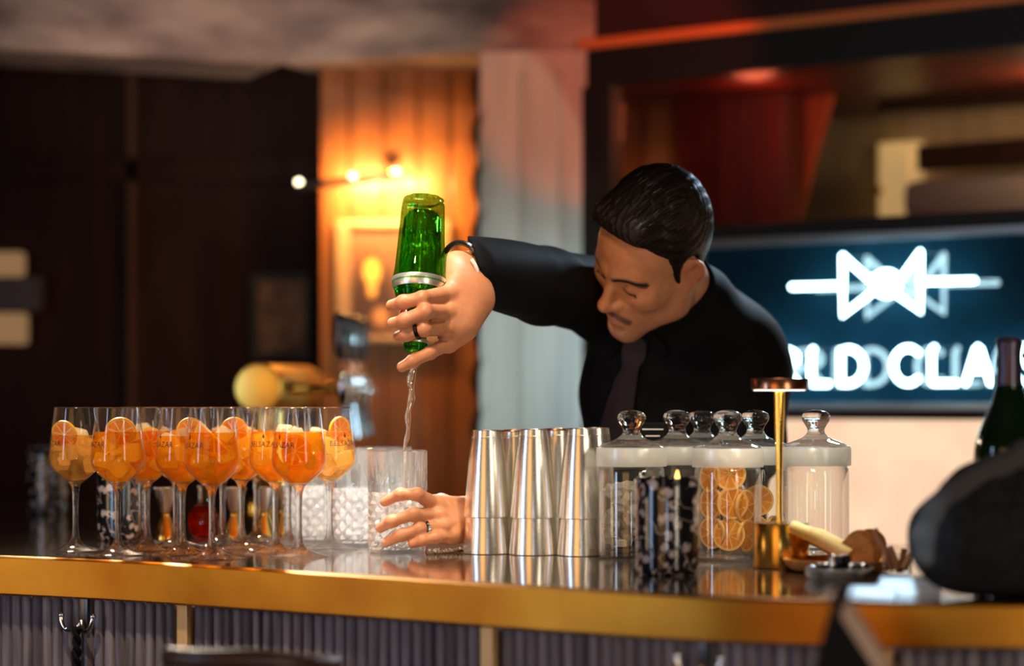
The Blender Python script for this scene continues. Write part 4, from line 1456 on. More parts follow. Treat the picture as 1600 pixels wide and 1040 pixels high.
def coat():
    t = thing('wool_coat', 'charcoal wool coat bundled on the right end of the bar in front of the bottle', 'coat', seat(1560, 0, 2.69))
    c = np.array(W(1570, 838, 2.69))

    def fn(p):
        d = ell(p, W(1556, 846, 2.70), (.092, .068, .064))
        d = smin(d, ell(p, W(1640, 815, 2.70), (.125, .075, .085)), .05)
        d = smin(d, cap(p, W(1500, 850, 2.69), W(1650, 880, 2.68), .045, .05), .03)
        d = d + .003 * np.sin(p[..., 0] * 60 + p[..., 2] * 45) * np.sin(p[..., 1] * 38 + p[..., 0] * 25)
        return smax(d, (TOP + .0008) - p[..., 2], .02)
    lo = np.array((.40, 2.56, TOP - .01)); hi = np.array((.82, 2.82, TOP + .21))
    v, f = nets(fn, lo, hi, .006)
    o = link('cloth_body', np_mesh('cloth_body', v - np.array(t.location), f, M['wool']), t)
    pts = []
    for (px, py) in ((1446, 868), (1447, 838), (1462, 802), (1490, 772), (1525, 748), (1560, 730), (1600, 712), (1640, 700), (1690, 690)):
        pts.append(W(px, py, 2.665))

    def fr(p):
        d = None
        for a, b in zip(pts, pts[1:]):
            e = cap(p, a, b, .014 + .004 * 0, .016)
            d = e if d is None else smin(d, e, .01)
        q = d + .0016 * np.sin(p[..., 0] * 120) * np.sin(p[..., 2] * 90)
        return q
    v, f = nets(fr, (.42, 2.63, TOP - .0), (.70, 2.70, TOP + .22), .004)
    link('collar_roll', np_mesh('collar_roll', v - np.array(t.location), f, M['wool_lt']), t)


coat()

# pale bluish slabs modelled in place of the neon's reflection on the bar top
for k, (px, D, w, d, rz, lab) in enumerate(((1362, 2.735, .060, .075, -.25, 'low bluish white slab for the neon reflection on the bar edge, left one'), (1418, 2.76, .072, .085, -.12, 'bluish white slab for the neon reflection, by the charcoal coat at the bar edge'))):
    nk = thing('reflection_slab', lab, 'reflection_slab', seat(px, 0, D), rz, 'slabs for the neon reflection at the bar edge')
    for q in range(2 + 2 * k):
        MB().box((.001 * q, .001 * q, .0022 + .0042 * q), (w - .002 * q, d - .002 * q, .0040)).build('slab_layer', mat('pale_reflection', (.74, .84, .92), .8), nk, smooth=False, bevel=.0012)
light('SPOT', 'reflection_spot', (.22, 1.85, 2.0), 120, (.62, .84, 1), seat(1388, 0, 2.72), .04, spot=R_(6), blend=.4)  # added cool spot to brighten the reflection slabs

# ------------------------------------------------------------------ in front of the bar: A-board and bar stool
ab = thing('tented_board', 'black tented board with a pale wooden edge in front of the bar', 'sign board', (W(1306, 0, 2.25).x, 2.25, 0))
zr = CZ + (HOR - 917) / F * 2.25
r0 = Vector((0, 0, zr)); dy = Vector((.012, .06, 0))
lf, rf = Vector((-.32 * zr / 1.15, 0, .0)), Vector((.74 * zr / 1.15, 0, .0))


def leaf(foot, th, m, nm):
    n = Vector((0, 1, 0)).cross((foot - r0).normalized()).normalized() * th
    if n.z > 0:
        n = -n
    a, b, c, d = r0, foot, foot + dy, r0 + dy
    return MB().add([a, b, c, d, a + n, b + n, c + n, d + n], [(0, 1, 2, 3), (4, 7, 6, 5), (0, 4, 5, 1), (1, 5, 6, 2), (2, 6, 7, 3), (3, 7, 4, 0)]).build(nm, m, ab, smooth=False)


leaf(lf, .012, M['black_matte'], 'leaf')
leaf(rf, .0105, M['pale_wood'], 'leaf')
MB().add([r0 + Vector((0, .004, -.012)), lf + Vector((.02, .004, 0)), rf + Vector((-.03, .004, 0)), r0 + Vector((0, .016, -.012)), lf + Vector((.02, .016, 0)), rf + Vector((-.03, .016, 0))],
         [(0, 1, 2), (3, 5, 4), (0, 3, 4, 1), (1, 4, 5, 2), (2, 5, 3, 0)]).build('gusset', M['black_matte'], ab, smooth=False)

bsx = W(398, 0, 2.62)
stl = thing('bar_stool', 'dark brown leather bar stool back just showing below the bar at the left', 'bar stool', (bsx.x, 2.62, 0), R_(8))
zt = CZ + (HOR - 1008) / F * 2.62
arcp = [(.165 * math.sin(R_(a)), -.03 + .06 * (1 - math.cos(R_(a))) * 2, 0) for a in range(-62, 63, 8)]
MB().tube([(x * .62, y, zt - .012 - abs(x) * .10 * (1 if x > 0 else .2)) for x, y, z in arcp], .012, 10).build('top_rail', M['leather'], stl)
bk_ = MB()
nb = len(arcp)
vs = []
for x, y, z in arcp:
    zz = zt - .012 - abs(x) * .10 * (1 if x > 0 else .2)
    for (dy_, zz_) in ((-.014, zz - .02), (-.014, zz - .26), (.014, zz - .26), (.014, zz - .02)):
        vs.append((x * .62, y + dy_, zz_))
fs = []
for i in range(nb - 1):
    for k in range(4):
        l = (k + 1) % 4
        fs.append((i * 4 + k, i * 4 + l, (i + 1) * 4 + l, (i + 1) * 4 + k))
fs += [(0, 1, 2, 3), tuple((nb - 1) * 4 + k for k in (3, 2, 1, 0))]
bk_.add(vs, fs).build('backrest', M['leather'], stl)
MB().lathe(chaikin([(.001, .70), (.17, .70), (.185, .72), (.18, .75), (.15, .765), (.001, .77)], 1), 32, (0, -.16, 0)).build('seat', M['leather'], stl)
for sx in (-1, 1):
    MB().tube([(sx * .075, .0, zt - .28), (sx * .09, -.02, .74)], .011, 8).build('back_post', M['wood_dark'], stl)
    for sy in (-1, 1):
        MB().tube([(sx * .12, -.16 + sy * .12, .70), (sx * .18, -.16 + sy * .18, .0)], [.016, .012], 10).build('leg', M['wood_dark'], stl)
# ------------------------------------------------------------------ the bartender
man = thing('person', 'man in black shirt and plum tie leaning over the bar, pouring a green bottle', 'person', (.27, 3.99, 0))
MO = np.array(man.location)
HS = .955
HR = np.array([[.63856, .75528, -.14761], [-.59474, .36261, -.71749], [-.48838, .54595, .68075]])
HC = np.array(W(1021.5, 401, 3.75))


def hw(p):
    """head frame (x his left, -y his face, z crown) -> world"""
    return HC + HS * (HR @ np.array(p))


SKIN, LIP, DARK = np.array((.66, .285, .14)), np.array((.50, .17, .12)), np.array((.10, .05, .035))


def head_sdf(p):
    ax = np.abs(p[..., 0])
    s = np.stack([ax, p[..., 1], p[..., 2]], -1)       # mirrored half
    d = ell(p, (0, .012, .036), (.073, .095, .090))
    d = smin(d, ell(p, (0, -.030, .048), (.060, .054, .056)), .03)
    d = smin(d, ell(p, (0, -.028, -.030), (.057, .056, .078)), .03)
    d = smin(d, cap(s, (.012, -.078, -.100), (.050, -.010, -.066), .017, .019), .028)
    d = smin(d, cap(s, (.050, -.010, -.066), (.062, .006, -.020), .019, .016), .03)
    d = smin(d, sph(s, (.044, -.058, -.014), .025), .03)                       # cheekbone
    d = smin(d, sph(p, (0, -.083, -.101), .0185), .022)                        # chin
    d = smin(d, ell(p, (0, -.072, -.060), (.032, .030, .034)), .025)           # muzzle
    d = smin(d, cap(s, (.010, -.0845, .027), (.040, -.070, .030), .0105, .009), .018)   # brow ridge
    d = smax(d, -ell(s, (.031, -.100, .008), (.019, .020, .0125)), .016)       # eye sockets
    ey = ell(s, (.0315, -.0725, .0085), (.0155, .0145, .0135))                 # closed lid over the eyeball
    d = smin(d, ey, .004)
    d = smax(d, -cap(s, (.019, -.0865, .0165), (.046, -.076, .0150), .0011), .003)      # lid crease
    d = smax(d, -cap(s, (.020, -.0872, -.0010), (.044, -.0785, -.0010), .0011), .003)    # lash line
    # nose
    n = cap(p, (0, -.0865, .017), (0, -.109, -.024), .0075, .0095)
    n = smin(n, sph(p, (0, -.1125, -.0285), .0108), .010)
    n = smin(n, ell(s, (.0125, -.0985, -.0325), (.0075, .0110, .0080)), .007)
    n = smin(n, cap(p, (0, -.090, -.036), (0, -.1080, -.035), .0055, .006), .008)
    d = smin(d, n, .012)
    d = smax(d, -ell(s, (.0068, -.1035, -.0400), (.0035, .0055, .0030)), .003) # nostrils
    # lips
    u = cap(s, (.0, -.0985, -.0600), (.0215, -.0880, -.0655), .0052, .0030)
    l = cap(s, (.0, -.0965, -.0715), (.0185, -.0875, -.0690), .0060, .0034)
    d = smin(d, smin(u, l, .002), .007)
    d = smax(d, -cap(s, (.0, -.1035, -.0655), (.0240, -.0900, -.0672), .0013), .003)
    d = smax(d, -cap(s, (.0, -.1045, -.045), (.0, -.1030, -.055), .0022), .005)         # philtrum
    d = smax(d, -ell(p, (0, -.0985, -.0835), (.018, .0065, .0050)), .010)      # hollow under the lip
    # ears
    e = ell(s, (.0770, .018, .004), (.0075, .019, .031), np.array(((1, 0, 0), (0, .95, .31), (0, -.31, .95))).T @ np.array(((.94, .34, 0), (-.34, .94, 0), (0, 0, 1))))
    e = smin(e, sph(s, (.0725, .008, -.021), .0085), .008)
    e = smax(e, -ell(s, (.0850, .014, .004), (.0075, .0095, .0175)), .005)
    d = smin(d, e, .006)
    # neck
    d = smin(d, cap(p, (0, .030, -.045), (.008, .062, -.19), .052, .056), .03)
    d = smin(d, ell(p, (0, -.066, -.110), (.02, .02, .01)), .02)
    return d


def face_y(x, z):
    y = -.135
    for _ in range(60):
        d = float(head_sdf(np.array((x, y, z), np.float32)[None])[0])
        y += d * .8
        if d < .0002:
            break
    return (x, y, z)


BROW = [face_y(*q) for q in ((.013, .0235), (.024, .0275), (.036, .0290), (.047, .0265), (.057, .0205))]
LASH = [face_y(*q) for q in ((.019, .0010), (.026, -.0020), (.034, -.0025), (.040, -.0018), (.0455, -.0004))]
MUST = [face_y(*q) for q in ((.003, -.0525), (.012, -.0540), (.021, -.0585), (.028, -.0645))]


def chain(s, pts):
    d = None
    for a, b in zip(pts, pts[1:]):
        e = cap(s, a, b, 0)
        d = e if d is None else np.minimum(d, e)
    return d


def head_col(v):
    p = v.astype(np.float32)
    s = np.stack([np.abs(p[:, 0]), p[:, 1], p[:, 2]], -1)
    c = np.tile(SKIN, (len(v), 1))

    def blend(dist, r, colr, amt):
        w = np.clip(1 - dist / r, 0, 1)[:, None] ** .8 * amt
        return c * (1 - w) + colr * w
    u = np.minimum(cap(s, (.0, -.0985, -.0600), (.0205, -.0880, -.0655), 0), cap(s, (.0, -.0965, -.0715), (.0175, -.0875, -.0690), 0))
    c = blend(np.maximum(u - .005, 0), .004, LIP, .9)
    c = blend(sph(p, (0, -.112, -.03), 0), .022, np.array((.62, .23, .13)), .7)
    c = blend(sph(s, (.050, -.068, -.022), 0), .028, np.array((.64, .25, .14)), .5)
    c = blend(np.maximum(ell(s, (.077, .018, .004), (.008, .02, .03)), 0), .006, np.array((.64, .20, .12)), .7)
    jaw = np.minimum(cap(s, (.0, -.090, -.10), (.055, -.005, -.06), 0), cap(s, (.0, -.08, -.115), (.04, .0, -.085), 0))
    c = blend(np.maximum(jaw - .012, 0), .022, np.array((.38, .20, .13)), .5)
    ms = chain(s, MUST)
    c = blend(np.maximum(ms - .0035, 0), .005, DARK * 1.1, .92)
    ll = chain(s, LASH)
    c = blend(np.maximum(ll - .0011, 0), .0024, DARK * .5, .95)
    bw = chain(s, BROW)
    c = blend(np.maximum(bw - .0034, 0), .0036, DARK * .45, .97)
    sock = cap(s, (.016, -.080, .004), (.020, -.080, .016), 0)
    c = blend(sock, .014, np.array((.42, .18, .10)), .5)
    return c


def hair_line(z):
    return np.interp(z, [-.075, -.070, -.030, -.022, -.012, .010, .034, .056, .076, .086, .097, .116],
                     [.20, .052, .034, .000, -.016, -.020, -.024, -.030, -.046, -.052, -.066, -.090])


def hair_sdf(p):
    d = ell(p, (0, .014, .036), (.0765, .0985, .094))
    top = ell(p, (0, .014, .072), (.0745, .092, .0930))
    d = smin(d, top, .02)
    d = smin(d, cap(p, (-.036, -.056, .112), (.036, -.056, .112), .020, .020), .03)
    s = np.abs(p[..., 0])
    z = p[..., 2]
    g = hair_line(z)
    d = smin(d, ell(np.stack([s, p[..., 1], z], -1), (.066, -.008, .002), (.0085, .012, .026)), .01)   # sideburn
    cut = (g - p[..., 1]) * .72
    ear = ell(np.stack([s, p[..., 1], z], -1), (.0800, .014, .002), (.02, .022, .034))
    rid = .0011 * np.sin(s * 520 + z * 420 + 2.2 * np.sin(p[..., 1] * 42)) + .0008 * np.sin(p[..., 0] * 900 + z * 260 + p[..., 1] * 30)
    top_w = np.clip((z - .02) / .05, 0, 1)
    d = d + rid * (.35 + .65 * top_w)
    d = smax(d, cut, .008)
    return smax(d, -ear, .006)


hv, hf = nets(head_sdf, (-.098, -.128, -.20), (.098, .125, .135), .0021)
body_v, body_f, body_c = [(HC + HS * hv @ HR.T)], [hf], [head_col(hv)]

# ---- arms, hands: joints given as points in the room
SR, ER = W(935, 464, 3.90), W(850, 445, 3.72)
CU, WR = W(742, 418, 3.515), W(715, 425, 3.485)
SL, EL, WL = W(1163, 562, 3.96), W(1072, 772, 3.86), W(752, 815, 3.625)
FR = {'index': [(703, 458, 3.445), (660, 466, 3.396), (630, 472, 3.400), (612, 477, 3.418)],
      'middle': [(699, 487, 3.437), (665, 487, 3.388), (633, 500, 3.392), (614, 505, 3.408)],
      'ring': [(697, 512, 3.438), (664, 514, 3.394), (636, 522, 3.404), (623, 525, 3.420)],
      'pinky': [(700, 536, 3.448), (672, 551, 3.408), (645, 564, 3.400), (628, 573, 3.404)]}
RAD = {'index': (.0125, .0102, .0094, .0082), 'middle': (.0125, .0104, .0095, .0083), 'ring': (.0120, .0098, .0090, .0080), 'pinky': (.0110, .0090, .0082, .0074)}


def finger(p, js, rs, d=None, k=.006):
    f = None
    for (a, b, r0, r1) in zip(js, js[1:], rs, rs[1:]):
        e = cap(p, a, b, r0, r1)
        f = e if f is None else smin(f, e, .003)
    for j in js[1:-1]:                                  # knuckles
        f = smin(f, sph(p, j, rs[1] * 1.04), .004)
    return f


def right_hand(p):
    mcp = {n: W(*FR[n][0]) for n in FR}
    w = WR
    d = cap(p, ER.lerp(CU, .6), w, .034, .031)
    d = smin(d, sph(p, W(731, 447, 3.472), .026), .03)                 # ulnar side of the wrist
    pal = None
    for n, off in (('index', (-.012, 0, .010)), ('middle', (-.002, 0, 0)), ('ring', (.010, 0, -.010)), ('pinky', (.018, 0, -.022))):
        e = cap(p, Vector(W(730, 447, 3.470)) + Vector(off), mcp[n], .020, .0145)
        pal = e if pal is None else smin(pal, e, .012)
    d = smin(d, pal, .018)
    d = smin(d, cap(p, W(740, 462, 3.468), W(722, 508, 3.455), .019, .020), .025)
    for n in FR:
        js = [W(*q) for q in FR[n]]
        d = smin(d, finger(p, js, RAD[n]), .0055)
        kn = sph(p, Vector(mcp[n]) + Vector((0, -.0045, .001)), .0105)
        d = smin(d, kn, .008)
    th = [W(718, 440, 3.500), W(690, 452, 3.515), W(662, 470, 3.505), W(640, 482, 3.500)]
    d = smin(d, finger(p, th, (.018, .0135, .0115, .009)), .010)
    return d


FL = {'index': [(680, 788, 3.515), (652, 772, 3.470), (626, 772, 3.4725), (601, 784, 3.4865)],
      'middle': [(682, 806, 3.505), (646, 803, 3.4665), (612, 814, 3.4685), (594, 825, 3.4860)],
      'ring': [(690, 822, 3.500), (655, 826, 3.4670), (627, 836, 3.4655), (603, 847, 3.4760)],
      'pinky': [(702, 836, 3.505), (680, 839, 3.4750), (660, 844, 3.4640), (644, 849, 3.4660)]}
RADL = {'index': (.0120, .0090, .0080, .0068), 'middle': (.0120, .0092, .0083, .0070), 'ring': (.0115, .0088, .0080, .0068), 'pinky': (.0105, .0082, .0074, .0064)}


def left_hand(p):
    d = cap(p, WL + (EL - WL) * .35, WL, .036, .029)
    pal = None
    mcp = {n: W(*FL[n][0]) for n in FL}
    for n, off in (('index', (-.004, 0, .016)), ('middle', (0, 0, .006)), ('ring', (0, 0, -.004)), ('pinky', (.002, 0, -.012))):
        e = cap(p, Vector(W(738, 813, 3.575)) + Vector(off), mcp[n], .019, .0140)
        pal = e if pal is None else smin(pal, e, .010)
    d = smin(d, pal, .016)
    for n in FL:
        js = [W(*q) for q in FL[n]]
        d = smin(d, finger(p, js, RADL[n]), .005)
        d = smin(d, sph(p, Vector(mcp[n]) + Vector((0, -.004, .001)), .0105), .007)
        # tendon ridge over the back of the hand
        d = smin(d, cap(p, Vector(W(728, 812, 3.555)) + Vector((0, -.017, 0)), Vector(mcp[n]) + Vector((.008, -.008, .002)), .004, .005), .010)
    th = [W(722, 796, 3.572), W(690, 786, 3.590), W(655, 788, 3.592), W(628, 792, 3.588)]
    d = smin(d, finger(p, th, (.017, .0135, .0115, .0095)), .010)
    return smax(d, (TOP + .001) - p[..., 2], .004)


def hand_col(joints):
    def f(v):
        p = v.astype(np.float32)
        c = np.tile(SKIN * np.array((.92, .88, .86)), (len(v), 1))
        for js in joints:
            for j in js[1:]:
                w = np.clip(1 - np.linalg.norm(p - np.array(W(*j), np.float32), axis=-1) / .014, 0, 1)[:, None] * .55
                c = c * (1 - w) + np.array((.60, .23, .13)) * w
        return c
    return f


for fn, js, lo, hi in ((right_hand, FR, (-.205, 3.365, CZ + .03), (-.0, 3.585, CZ + .295)), (left_hand, FL, (-.215, 3.435, TOP - .004), (.06, 3.70, TOP + .105))):
    v, f = nets(fn, lo, hi, .00165)
    body_v.append(v); body_f.append(f); body_c.append(hand_col(list(js.values()))(v))


# ---- trunk, hips and legs under the clothes
def trunk(p):
    d = ell(p, W(1066, 600, 4.0), (.14, .09, .17))
    d = smin(d, cap(p, W(1066, 640, 4.02), (.27, 4.08, .93), .115, .125), .08)
    d = smin(d, cap(p, hw((0, .045, -.12)), W(1066, 540, 3.99), .055, .07), .05)
    d = smin(d, cap(p, W(1066, 545, 3.99), SR, .06, .045), .05)
    d = smin(d, cap(p, W(1066, 545, 3.99), SL, .06, .045), .05)
    for a, b, c in ((SR, ER, CU), (SL, EL, WL)):
        d = smin(d, cap(p, a, b, .042, .036), .03)
        d = smin(d, cap(p, b, c, .036, .029), .02)
    return d


v, f = nets(trunk, (-.12, 3.45, .80), (.50, 4.26, 1.62), .012)
body_v.append(v); body_f.append(f); body_c.append(np.tile(SKIN, (len(v), 1)))
off = 0
for i in range(len(body_f)):
    body_f[i] = body_f[i] + off
    off += len(body_v[i])
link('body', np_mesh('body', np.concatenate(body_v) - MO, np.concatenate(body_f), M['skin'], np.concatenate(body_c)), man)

v, f = nets(hair_sdf, (-.095, -.115, -.085), (.095, .125, .185), .0022)
ho = link('hair', np_mesh('hair', v * HS, f, M['hair']), man)
ho.matrix_local = Matrix.Translation(Vector(HC - MO)) @ Matrix(HR.tolist()).to_4x4()

# ---- shirt
NK0, NK1 = hw((0, .040, -.098)), hw((.006, .058, -.165))
cn_ = Vector((-.92, -.04, -.37)).normalized()           # the right cuff is cut across this direction


def folds(p, a, b, amp, freq):
    a = np.array(a); d = np.array(b) - a
    L_ = np.linalg.norm(d); d = d / L_
    t = (p - a.astype(np.float32)) @ d.astype(np.float32)
    return amp * np.sin(t * freq + 9 * p[..., 2] + 5 * np.sin(p[..., 0] * 22) + 14 * p[..., 1])


def shirt_sdf(p):
    d = ell(p, W(1064, 600, 3.99), (.162, .115, .190))
    d = smin(d, cap(p, W(1068, 650, 4.02), (.27, 4.08, .90), .142, .150), .08)
    d = smin(d, cap(p, NK1, W(1160, 556, 3.97), .070, .064), .05)       # left shoulder slope
    d = smin(d, cap(p, NK1, W(945, 470, 3.92), .062, .060), .05)        # right shoulder
    d = smin(d, cap(p, W(1165, 575, 3.96), W(1160, 700, 3.92), .064, .062), .04)
    d = smin(d, cap(p, W(1160, 690, 3.92), EL, .060, .054), .03)
    d = smin(d, cap(p, EL, WL + (EL - WL) * .12, .052, .041), .02)
    r = cap(p, W(938, 466, 3.91), ER, .062, .057)
    cuff = CU + (WR - CU) * .6
    r2 = cap(p, ER, cuff, .058, .0530)
    r2 = r2 + folds(p, ER, CU, .0018, 70)
    sl = smin(r, r2, .02)
    sl = smax(sl, (p - np.array(W(744, 418, 3.515), np.float32)) @ np.array(cn_, np.float32), .004)
    d = smin(d, sl, .035)
    d = d + .0032 * np.sin(p[..., 0] * 34 - p[..., 2] * 26) * np.sin(p[..., 2] * 30 + p[..., 0] * 12)
    # stand collar round the neck
    a, b = np.array(NK0), np.array(NK1)
    c = cap(p, a, b, .0615, .066)
    ax_ = (b - a) / np.linalg.norm(b - a)
    h = (p - a.astype(np.float32)) @ ax_.astype(np.float32)
    c = smax(c, -h - .004, .004)
    return smin(d, c, .010)


v, f = nets(shirt_sdf, (-.11, 3.44, .84), (.50, 4.28, 1.62), .0058)
link('shirt', np_mesh('shirt', v - MO, f, M['shirt']), man)


def drape(pts_px, w, name, m, lift=.003, th=.004):
    """strip of cloth laid over the shirt front along a line of sight points"""
    mb = MB()
    c = []
    for (px, py), hw_ in zip(pts_px, w):
        row = []
        for s_ in (-1, -.5, 0, .5, 1):
            q = px + s_ * hw_
            Y = march(shirt_sdf, q, py)
            row.append(W(q, py, (Y or 3.9) - lift - .003 * (1 - abs(s_))))
        c.append(row)
    n = len(c)
    vs = [Vector(p) for r in c for p in r]
    back_ = [p + Vector((0, th, 0)) for p in vs]
    fs = []
    for i in range(n - 1):
        for k in range(4):
            a = i * 5 + k
            fs += [(a, a + 1, a + 6, a + 5), (a + 5 * n, a + 5 + 5 * n, a + 6 + 5 * n, a + 1 + 5 * n)]
    rim_ = [k for k in range(5)] + [i * 5 + 4 for i in range(1, n)] + [(n - 1) * 5 + k for k in (3, 2, 1, 0)] + [i * 5 for i in range(n - 2, 0, -1)]
    for a, b in zip(rim_, rim_[1:] + rim_[:1]):
        fs.append((a, a + 5 * n, b + 5 * n, b))
    mb.add([v_ - Vector(MO) for v_ in vs + back_], fs)
    return mb.build(name, m, man)


tie = drape([(992, 530), (991, 545), (990, 560), (985, 574), (978, 592), (970, 625), (963, 660), (957, 700)], [17, 19, 18, 13, 17, 21, 24, 26], 'tie', M['tie'], .006)
tie['label'] = 'plum tie'
drape([(966, 515), (961, 530), (955, 546), (952, 560)], [10, 13, 10, 3], 'collar_wing', M['shirt'], .008)
drape([(1012, 524), (1024, 538), (1032, 550), (1036, 560)], [12, 14, 10, 3], 'collar_wing', M['shirt'], .008)
drape([(975, 575), (955, 610), (944, 650), (938, 690)], [4, 4, 4, 4], 'placket', M['black_matte'], .002)
# brows and lashes as fine hair
hb = MB()
rnd = random.Random(5)
for sgn in (-1, 1):
    for k in range(70):
        t = rnd.random()
        u_ = t * 3.999
        a = Vector(BROW[int(u_)]).lerp(Vector(BROW[int(u_) + 1]), u_ % 1)
        a = a + Vector((0, 0, rnd.uniform(-.0024, .0024) * (1.1 - t * .7)))
        b = a + Vector((.006, .0028 + .003 * t, .0022 - .0045 * t))
        for q in (a, b):
            dd = float(head_sdf(np.array(q, np.float32)[None])[0])
            q.y += dd * .9 - .0004
        a.x *= sgn; b.x *= sgn
        hb.tube([hw(a) - MO, hw(b) - MO], [.0004, .00015], 4)
o = hb.build('eyebrow_hair', M['hair'], man)
o['kind'] = 'stuff'
lh = MB()
for sgn in (-1, 1):
    for k in range(26):
        t = k / 25
        u_ = min(t, .999) * 4
        a = Vector(LASH[int(u_)]).lerp(Vector(LASH[int(u_) + 1]), u_ % 1)
        a.y += float(head_sdf(np.array(a, np.float32)[None])[0]) - .0003
        b = a + Vector((.0004 + .001 * t, -.0020, -.0022))
        a.x *= sgn; b.x *= sgn
        lh.tube([hw(a) - MO, hw(b) - MO], [.00035, .00012], 4)
o = lh.build('eyelash', M['hair'], man)
o['kind'] = 'stuff'
# loose combed strands on the crown
st = MB()
rnd = random.Random(9)
for k in range(420):
    x0 = rnd.uniform(-.062, .062)
    y0 = rnd.uniform(-.085, .02)
    pts = []
    for q in range(7):
        y = y0 + .012 * q
        a = Vector((x0 * (1 + .02 * q), y, .17))
        for _ in range(14):
            a.z -= float(hair_sdf(np.array(a, np.float32)[None])[0]) * .8
        pts.append(a + Vector((0, 0, .0006 + .0012 * rnd.random() * (q / 6))))
    if min(p.z for p in pts) < .112:
        continue
    st.tube([Vector(HS * HR @ np.array(p)) for p in pts], [.00032] * 6 + [.0001], 3, caps=False)
o = st.build('hair_strand', M['hair'], man)
o.location = Vector(HC - MO)
o['kind'] = 'stuff'

# wrist band, rings
bd = (WR - CU).normalized()
q = bd.to_track_quat('Z', 'Y').to_matrix()
bc = W(722, 416, 3.492)
pts = [Vector(bc) + q @ Vector((.0365 * math.cos(2 * PI * k / 40), .0345 * math.sin(2 * PI * k / 40), 0)) - Vector(MO) for k in range(40)]
o = MB().tube(pts, .0042, 8, closed=True).build('wristband', M['black'], man)
wp = [W(737, 405, 3.455), W(742, 413, 3.452), (W(745.5, 421, 3.452)), W(747, 429, 3.455)]
MB().tube([Vector(p) - Vector(MO) for p in wp], .0028, 8).build('white_clasp', M['white_paint'], o).matrix_parent_inverse = Matrix()


def ring(name, js, t, r, m, tube_r=.0018, wide=3):
    a, b = W(*js[0]), W(*js[1])
    d = (Vector(b) - Vector(a)).normalized()
    c = Vector(a).lerp(Vector(b), t)
    qm = d.to_track_quat('Z', 'Y').to_matrix()
    mb = MB()
    for w_ in range(wide):
        mb.tube([c + qm @ Vector((r * math.cos(2 * PI * k / 32), r * math.sin(2 * PI * k / 32), (w_ - (wide - 1) / 2) * .0017)) - Vector(MO) for k in range(32)], tube_r, 6, closed=True)
    return mb.build(name, m, man)


r1 = ring('finger_ring', FR['ring'][1:], .38, .0106, M['ring_dark'], .0016, 3)
r1['label'] = 'wide dark steel ring'
r2 = ring('finger_ring', FL['ring'], .80, .0112, M['chrome'], .0016, 3)
r2['label'] = 'silver ring with a dark stone'
# dark trousers under the bar line
tr = MB()
for sx in (-.10, .10):
    tr.tube([(.27 + sx * .7 - MO[0], 4.09 - MO[1], .96), (.27 + sx - MO[0], 4.06 - MO[1], .50), (.27 + sx * 1.15 - MO[0], 4.10 - MO[1], .05)], [.12, .085, .06], 20)
tr.build('trousers', M['black_matte'], man)
for sx in (-.115, .115):
    MB().ball((.27 + sx - MO[0], 4.04 - MO[1], .045), .05, 16, 10, (.95, 2.4, .9)).build('shoe', M['black'], man)

# ------------------------------------------------------------------ green bottle, upside down, and its stream
ba, bb_ = Vector(W(662, 311, 3.478)), Vector(W(649, 549, 3.425))      # base of the bottle (up), mouth (down)
bl = (bb_ - ba).length
gb = thing('gin_bottle', 'faceted green glass bottle held upside down by the bartender, pouring clear spirit', 'bottle', ba)
gb.rotation_euler = (bb_ - ba).to_track_quat('Z', 'Y').to_euler()
oct_ = lambda a, z: 1 if z > bl * .57 else 1 / max(.93, math.cos(((a + PI / 10) % (2 * PI / 10)) - PI / 10) * 1.0 + .035) * (1 - .028 * abs(math.cos(5 * a)) ** 6)
k = bl / .2185
prof = [(.001, .010), (.020, .007), (.0285, .0), (.0305, .002), (.0315, .010), (.0335, .05), (.0365, .10), (.0388, .118), (.0388, .123), (.036, .128), (.0345, .134), (.031, .146), (.0235, .160), (.0190, .172), (.0160, .188), (.0148, .200), (.0150, .203), (.0172, .204), (.0172, .2110), (.0158, .2135), (.0150, .2185)]
inn = [(.0110, .2185), (.0110, .188), (.0150, .170), (.0260, .146), (.0325, .120), (.0300, .09), (.0275, .03), (.0210, .020), (.001, .018)]
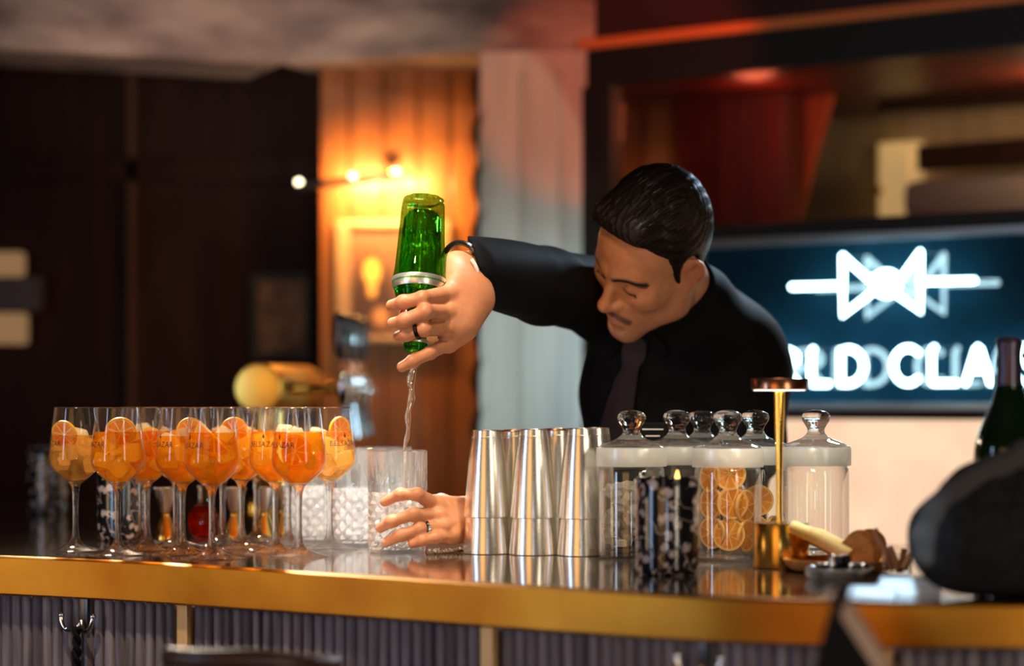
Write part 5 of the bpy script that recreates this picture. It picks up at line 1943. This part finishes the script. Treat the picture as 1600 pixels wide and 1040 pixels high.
MB().lathe([(r, z * k) for r, z in prof] + [(r, z * k) for r, z in inn], 60, rfun=lambda a, z: 1 - (.055 * abs(math.sin(5 * a)) ** 3 if z < .116 * k else 0), cap0=True).build('bottle_glass', M['bottle_green'], gb)
MB().lathe([(.001, .052 * k), (.0268, .052 * k), (.0292, .085 * k), (.0318, .118 * k), (.0255, .144 * k), (.0146, .170 * k), (.0106, .187 * k), (.0106, .217 * k), (.001, .217 * k)], 36).build('spirit', M['gin'], gb)
MB().lathe([(.0392, .1165 * k), (.0396, .118 * k), (.0372, .1295 * k), (.0362, .1315 * k)], 40, cap0=False, cap1=False).build('foil_band', M['silver_foil'], gb)
MB().lathe([(.0176, .2035 * k), (.0180, .204 * k), (.0180, .208 * k), (.0176, .2085 * k)], 30, cap0=False, cap1=False).build('neck_band', M['silver_foil'], gb)
Mi = gb.matrix_basis.inverted() if False else (Matrix.Translation(ba) @ gb.rotation_euler.to_matrix().to_4x4()).inverted()
sc_ = Mi @ W(628, 489, 3.424)
dirs = Vector((sc_.x, sc_.y, 0)).normalized()
qr = dirs.to_track_quat('Z', 'Y').to_matrix()
rs_ = .0222
cc = dirs * rs_ + Vector((0, 0, sc_.z))
MB().lathe([(.001, .0030), (.0068, .0026), (.0072, .0)], 24, cc, rot=qr).build('seal', M['red_seal'], gb)
MB().tube([cc + qr @ Vector((.0088 * math.cos(2 * PI * q / 28), .0088 * math.sin(2 * PI * q / 28), .0012)) for q in range(28)], .0012, 6, closed=True).build('seal_ring', M['white_paint'], gb)
sp_ = []
sr_ = []
p0, p1 = Vector(W(648, 553, 3.425)), Vector(W(633, 706, 3.53))
p2 = Vector(W(627, 826, 3.53))
for q in range(46):
    t = q / 45
    c = p0.lerp(p1, t / .6) if t < .6 else p1.lerp(p2, (t - .6) / .4)
    c = c + Vector((.0022 * math.sin(t * 30) * (1 - t), 0, 0))
    sp_.append(c)
    sr_.append(.0062 * (1 - .58 * min(1, t * 1.7)) * (1 + .22 * math.sin(t * 52)))
o = MB().tube(sp_, sr_, 12).build('spirit_stream', M['stream'])
tag(o, 'thin clear stream of spirit falling from the green bottle into the held tumbler', 'liquid')
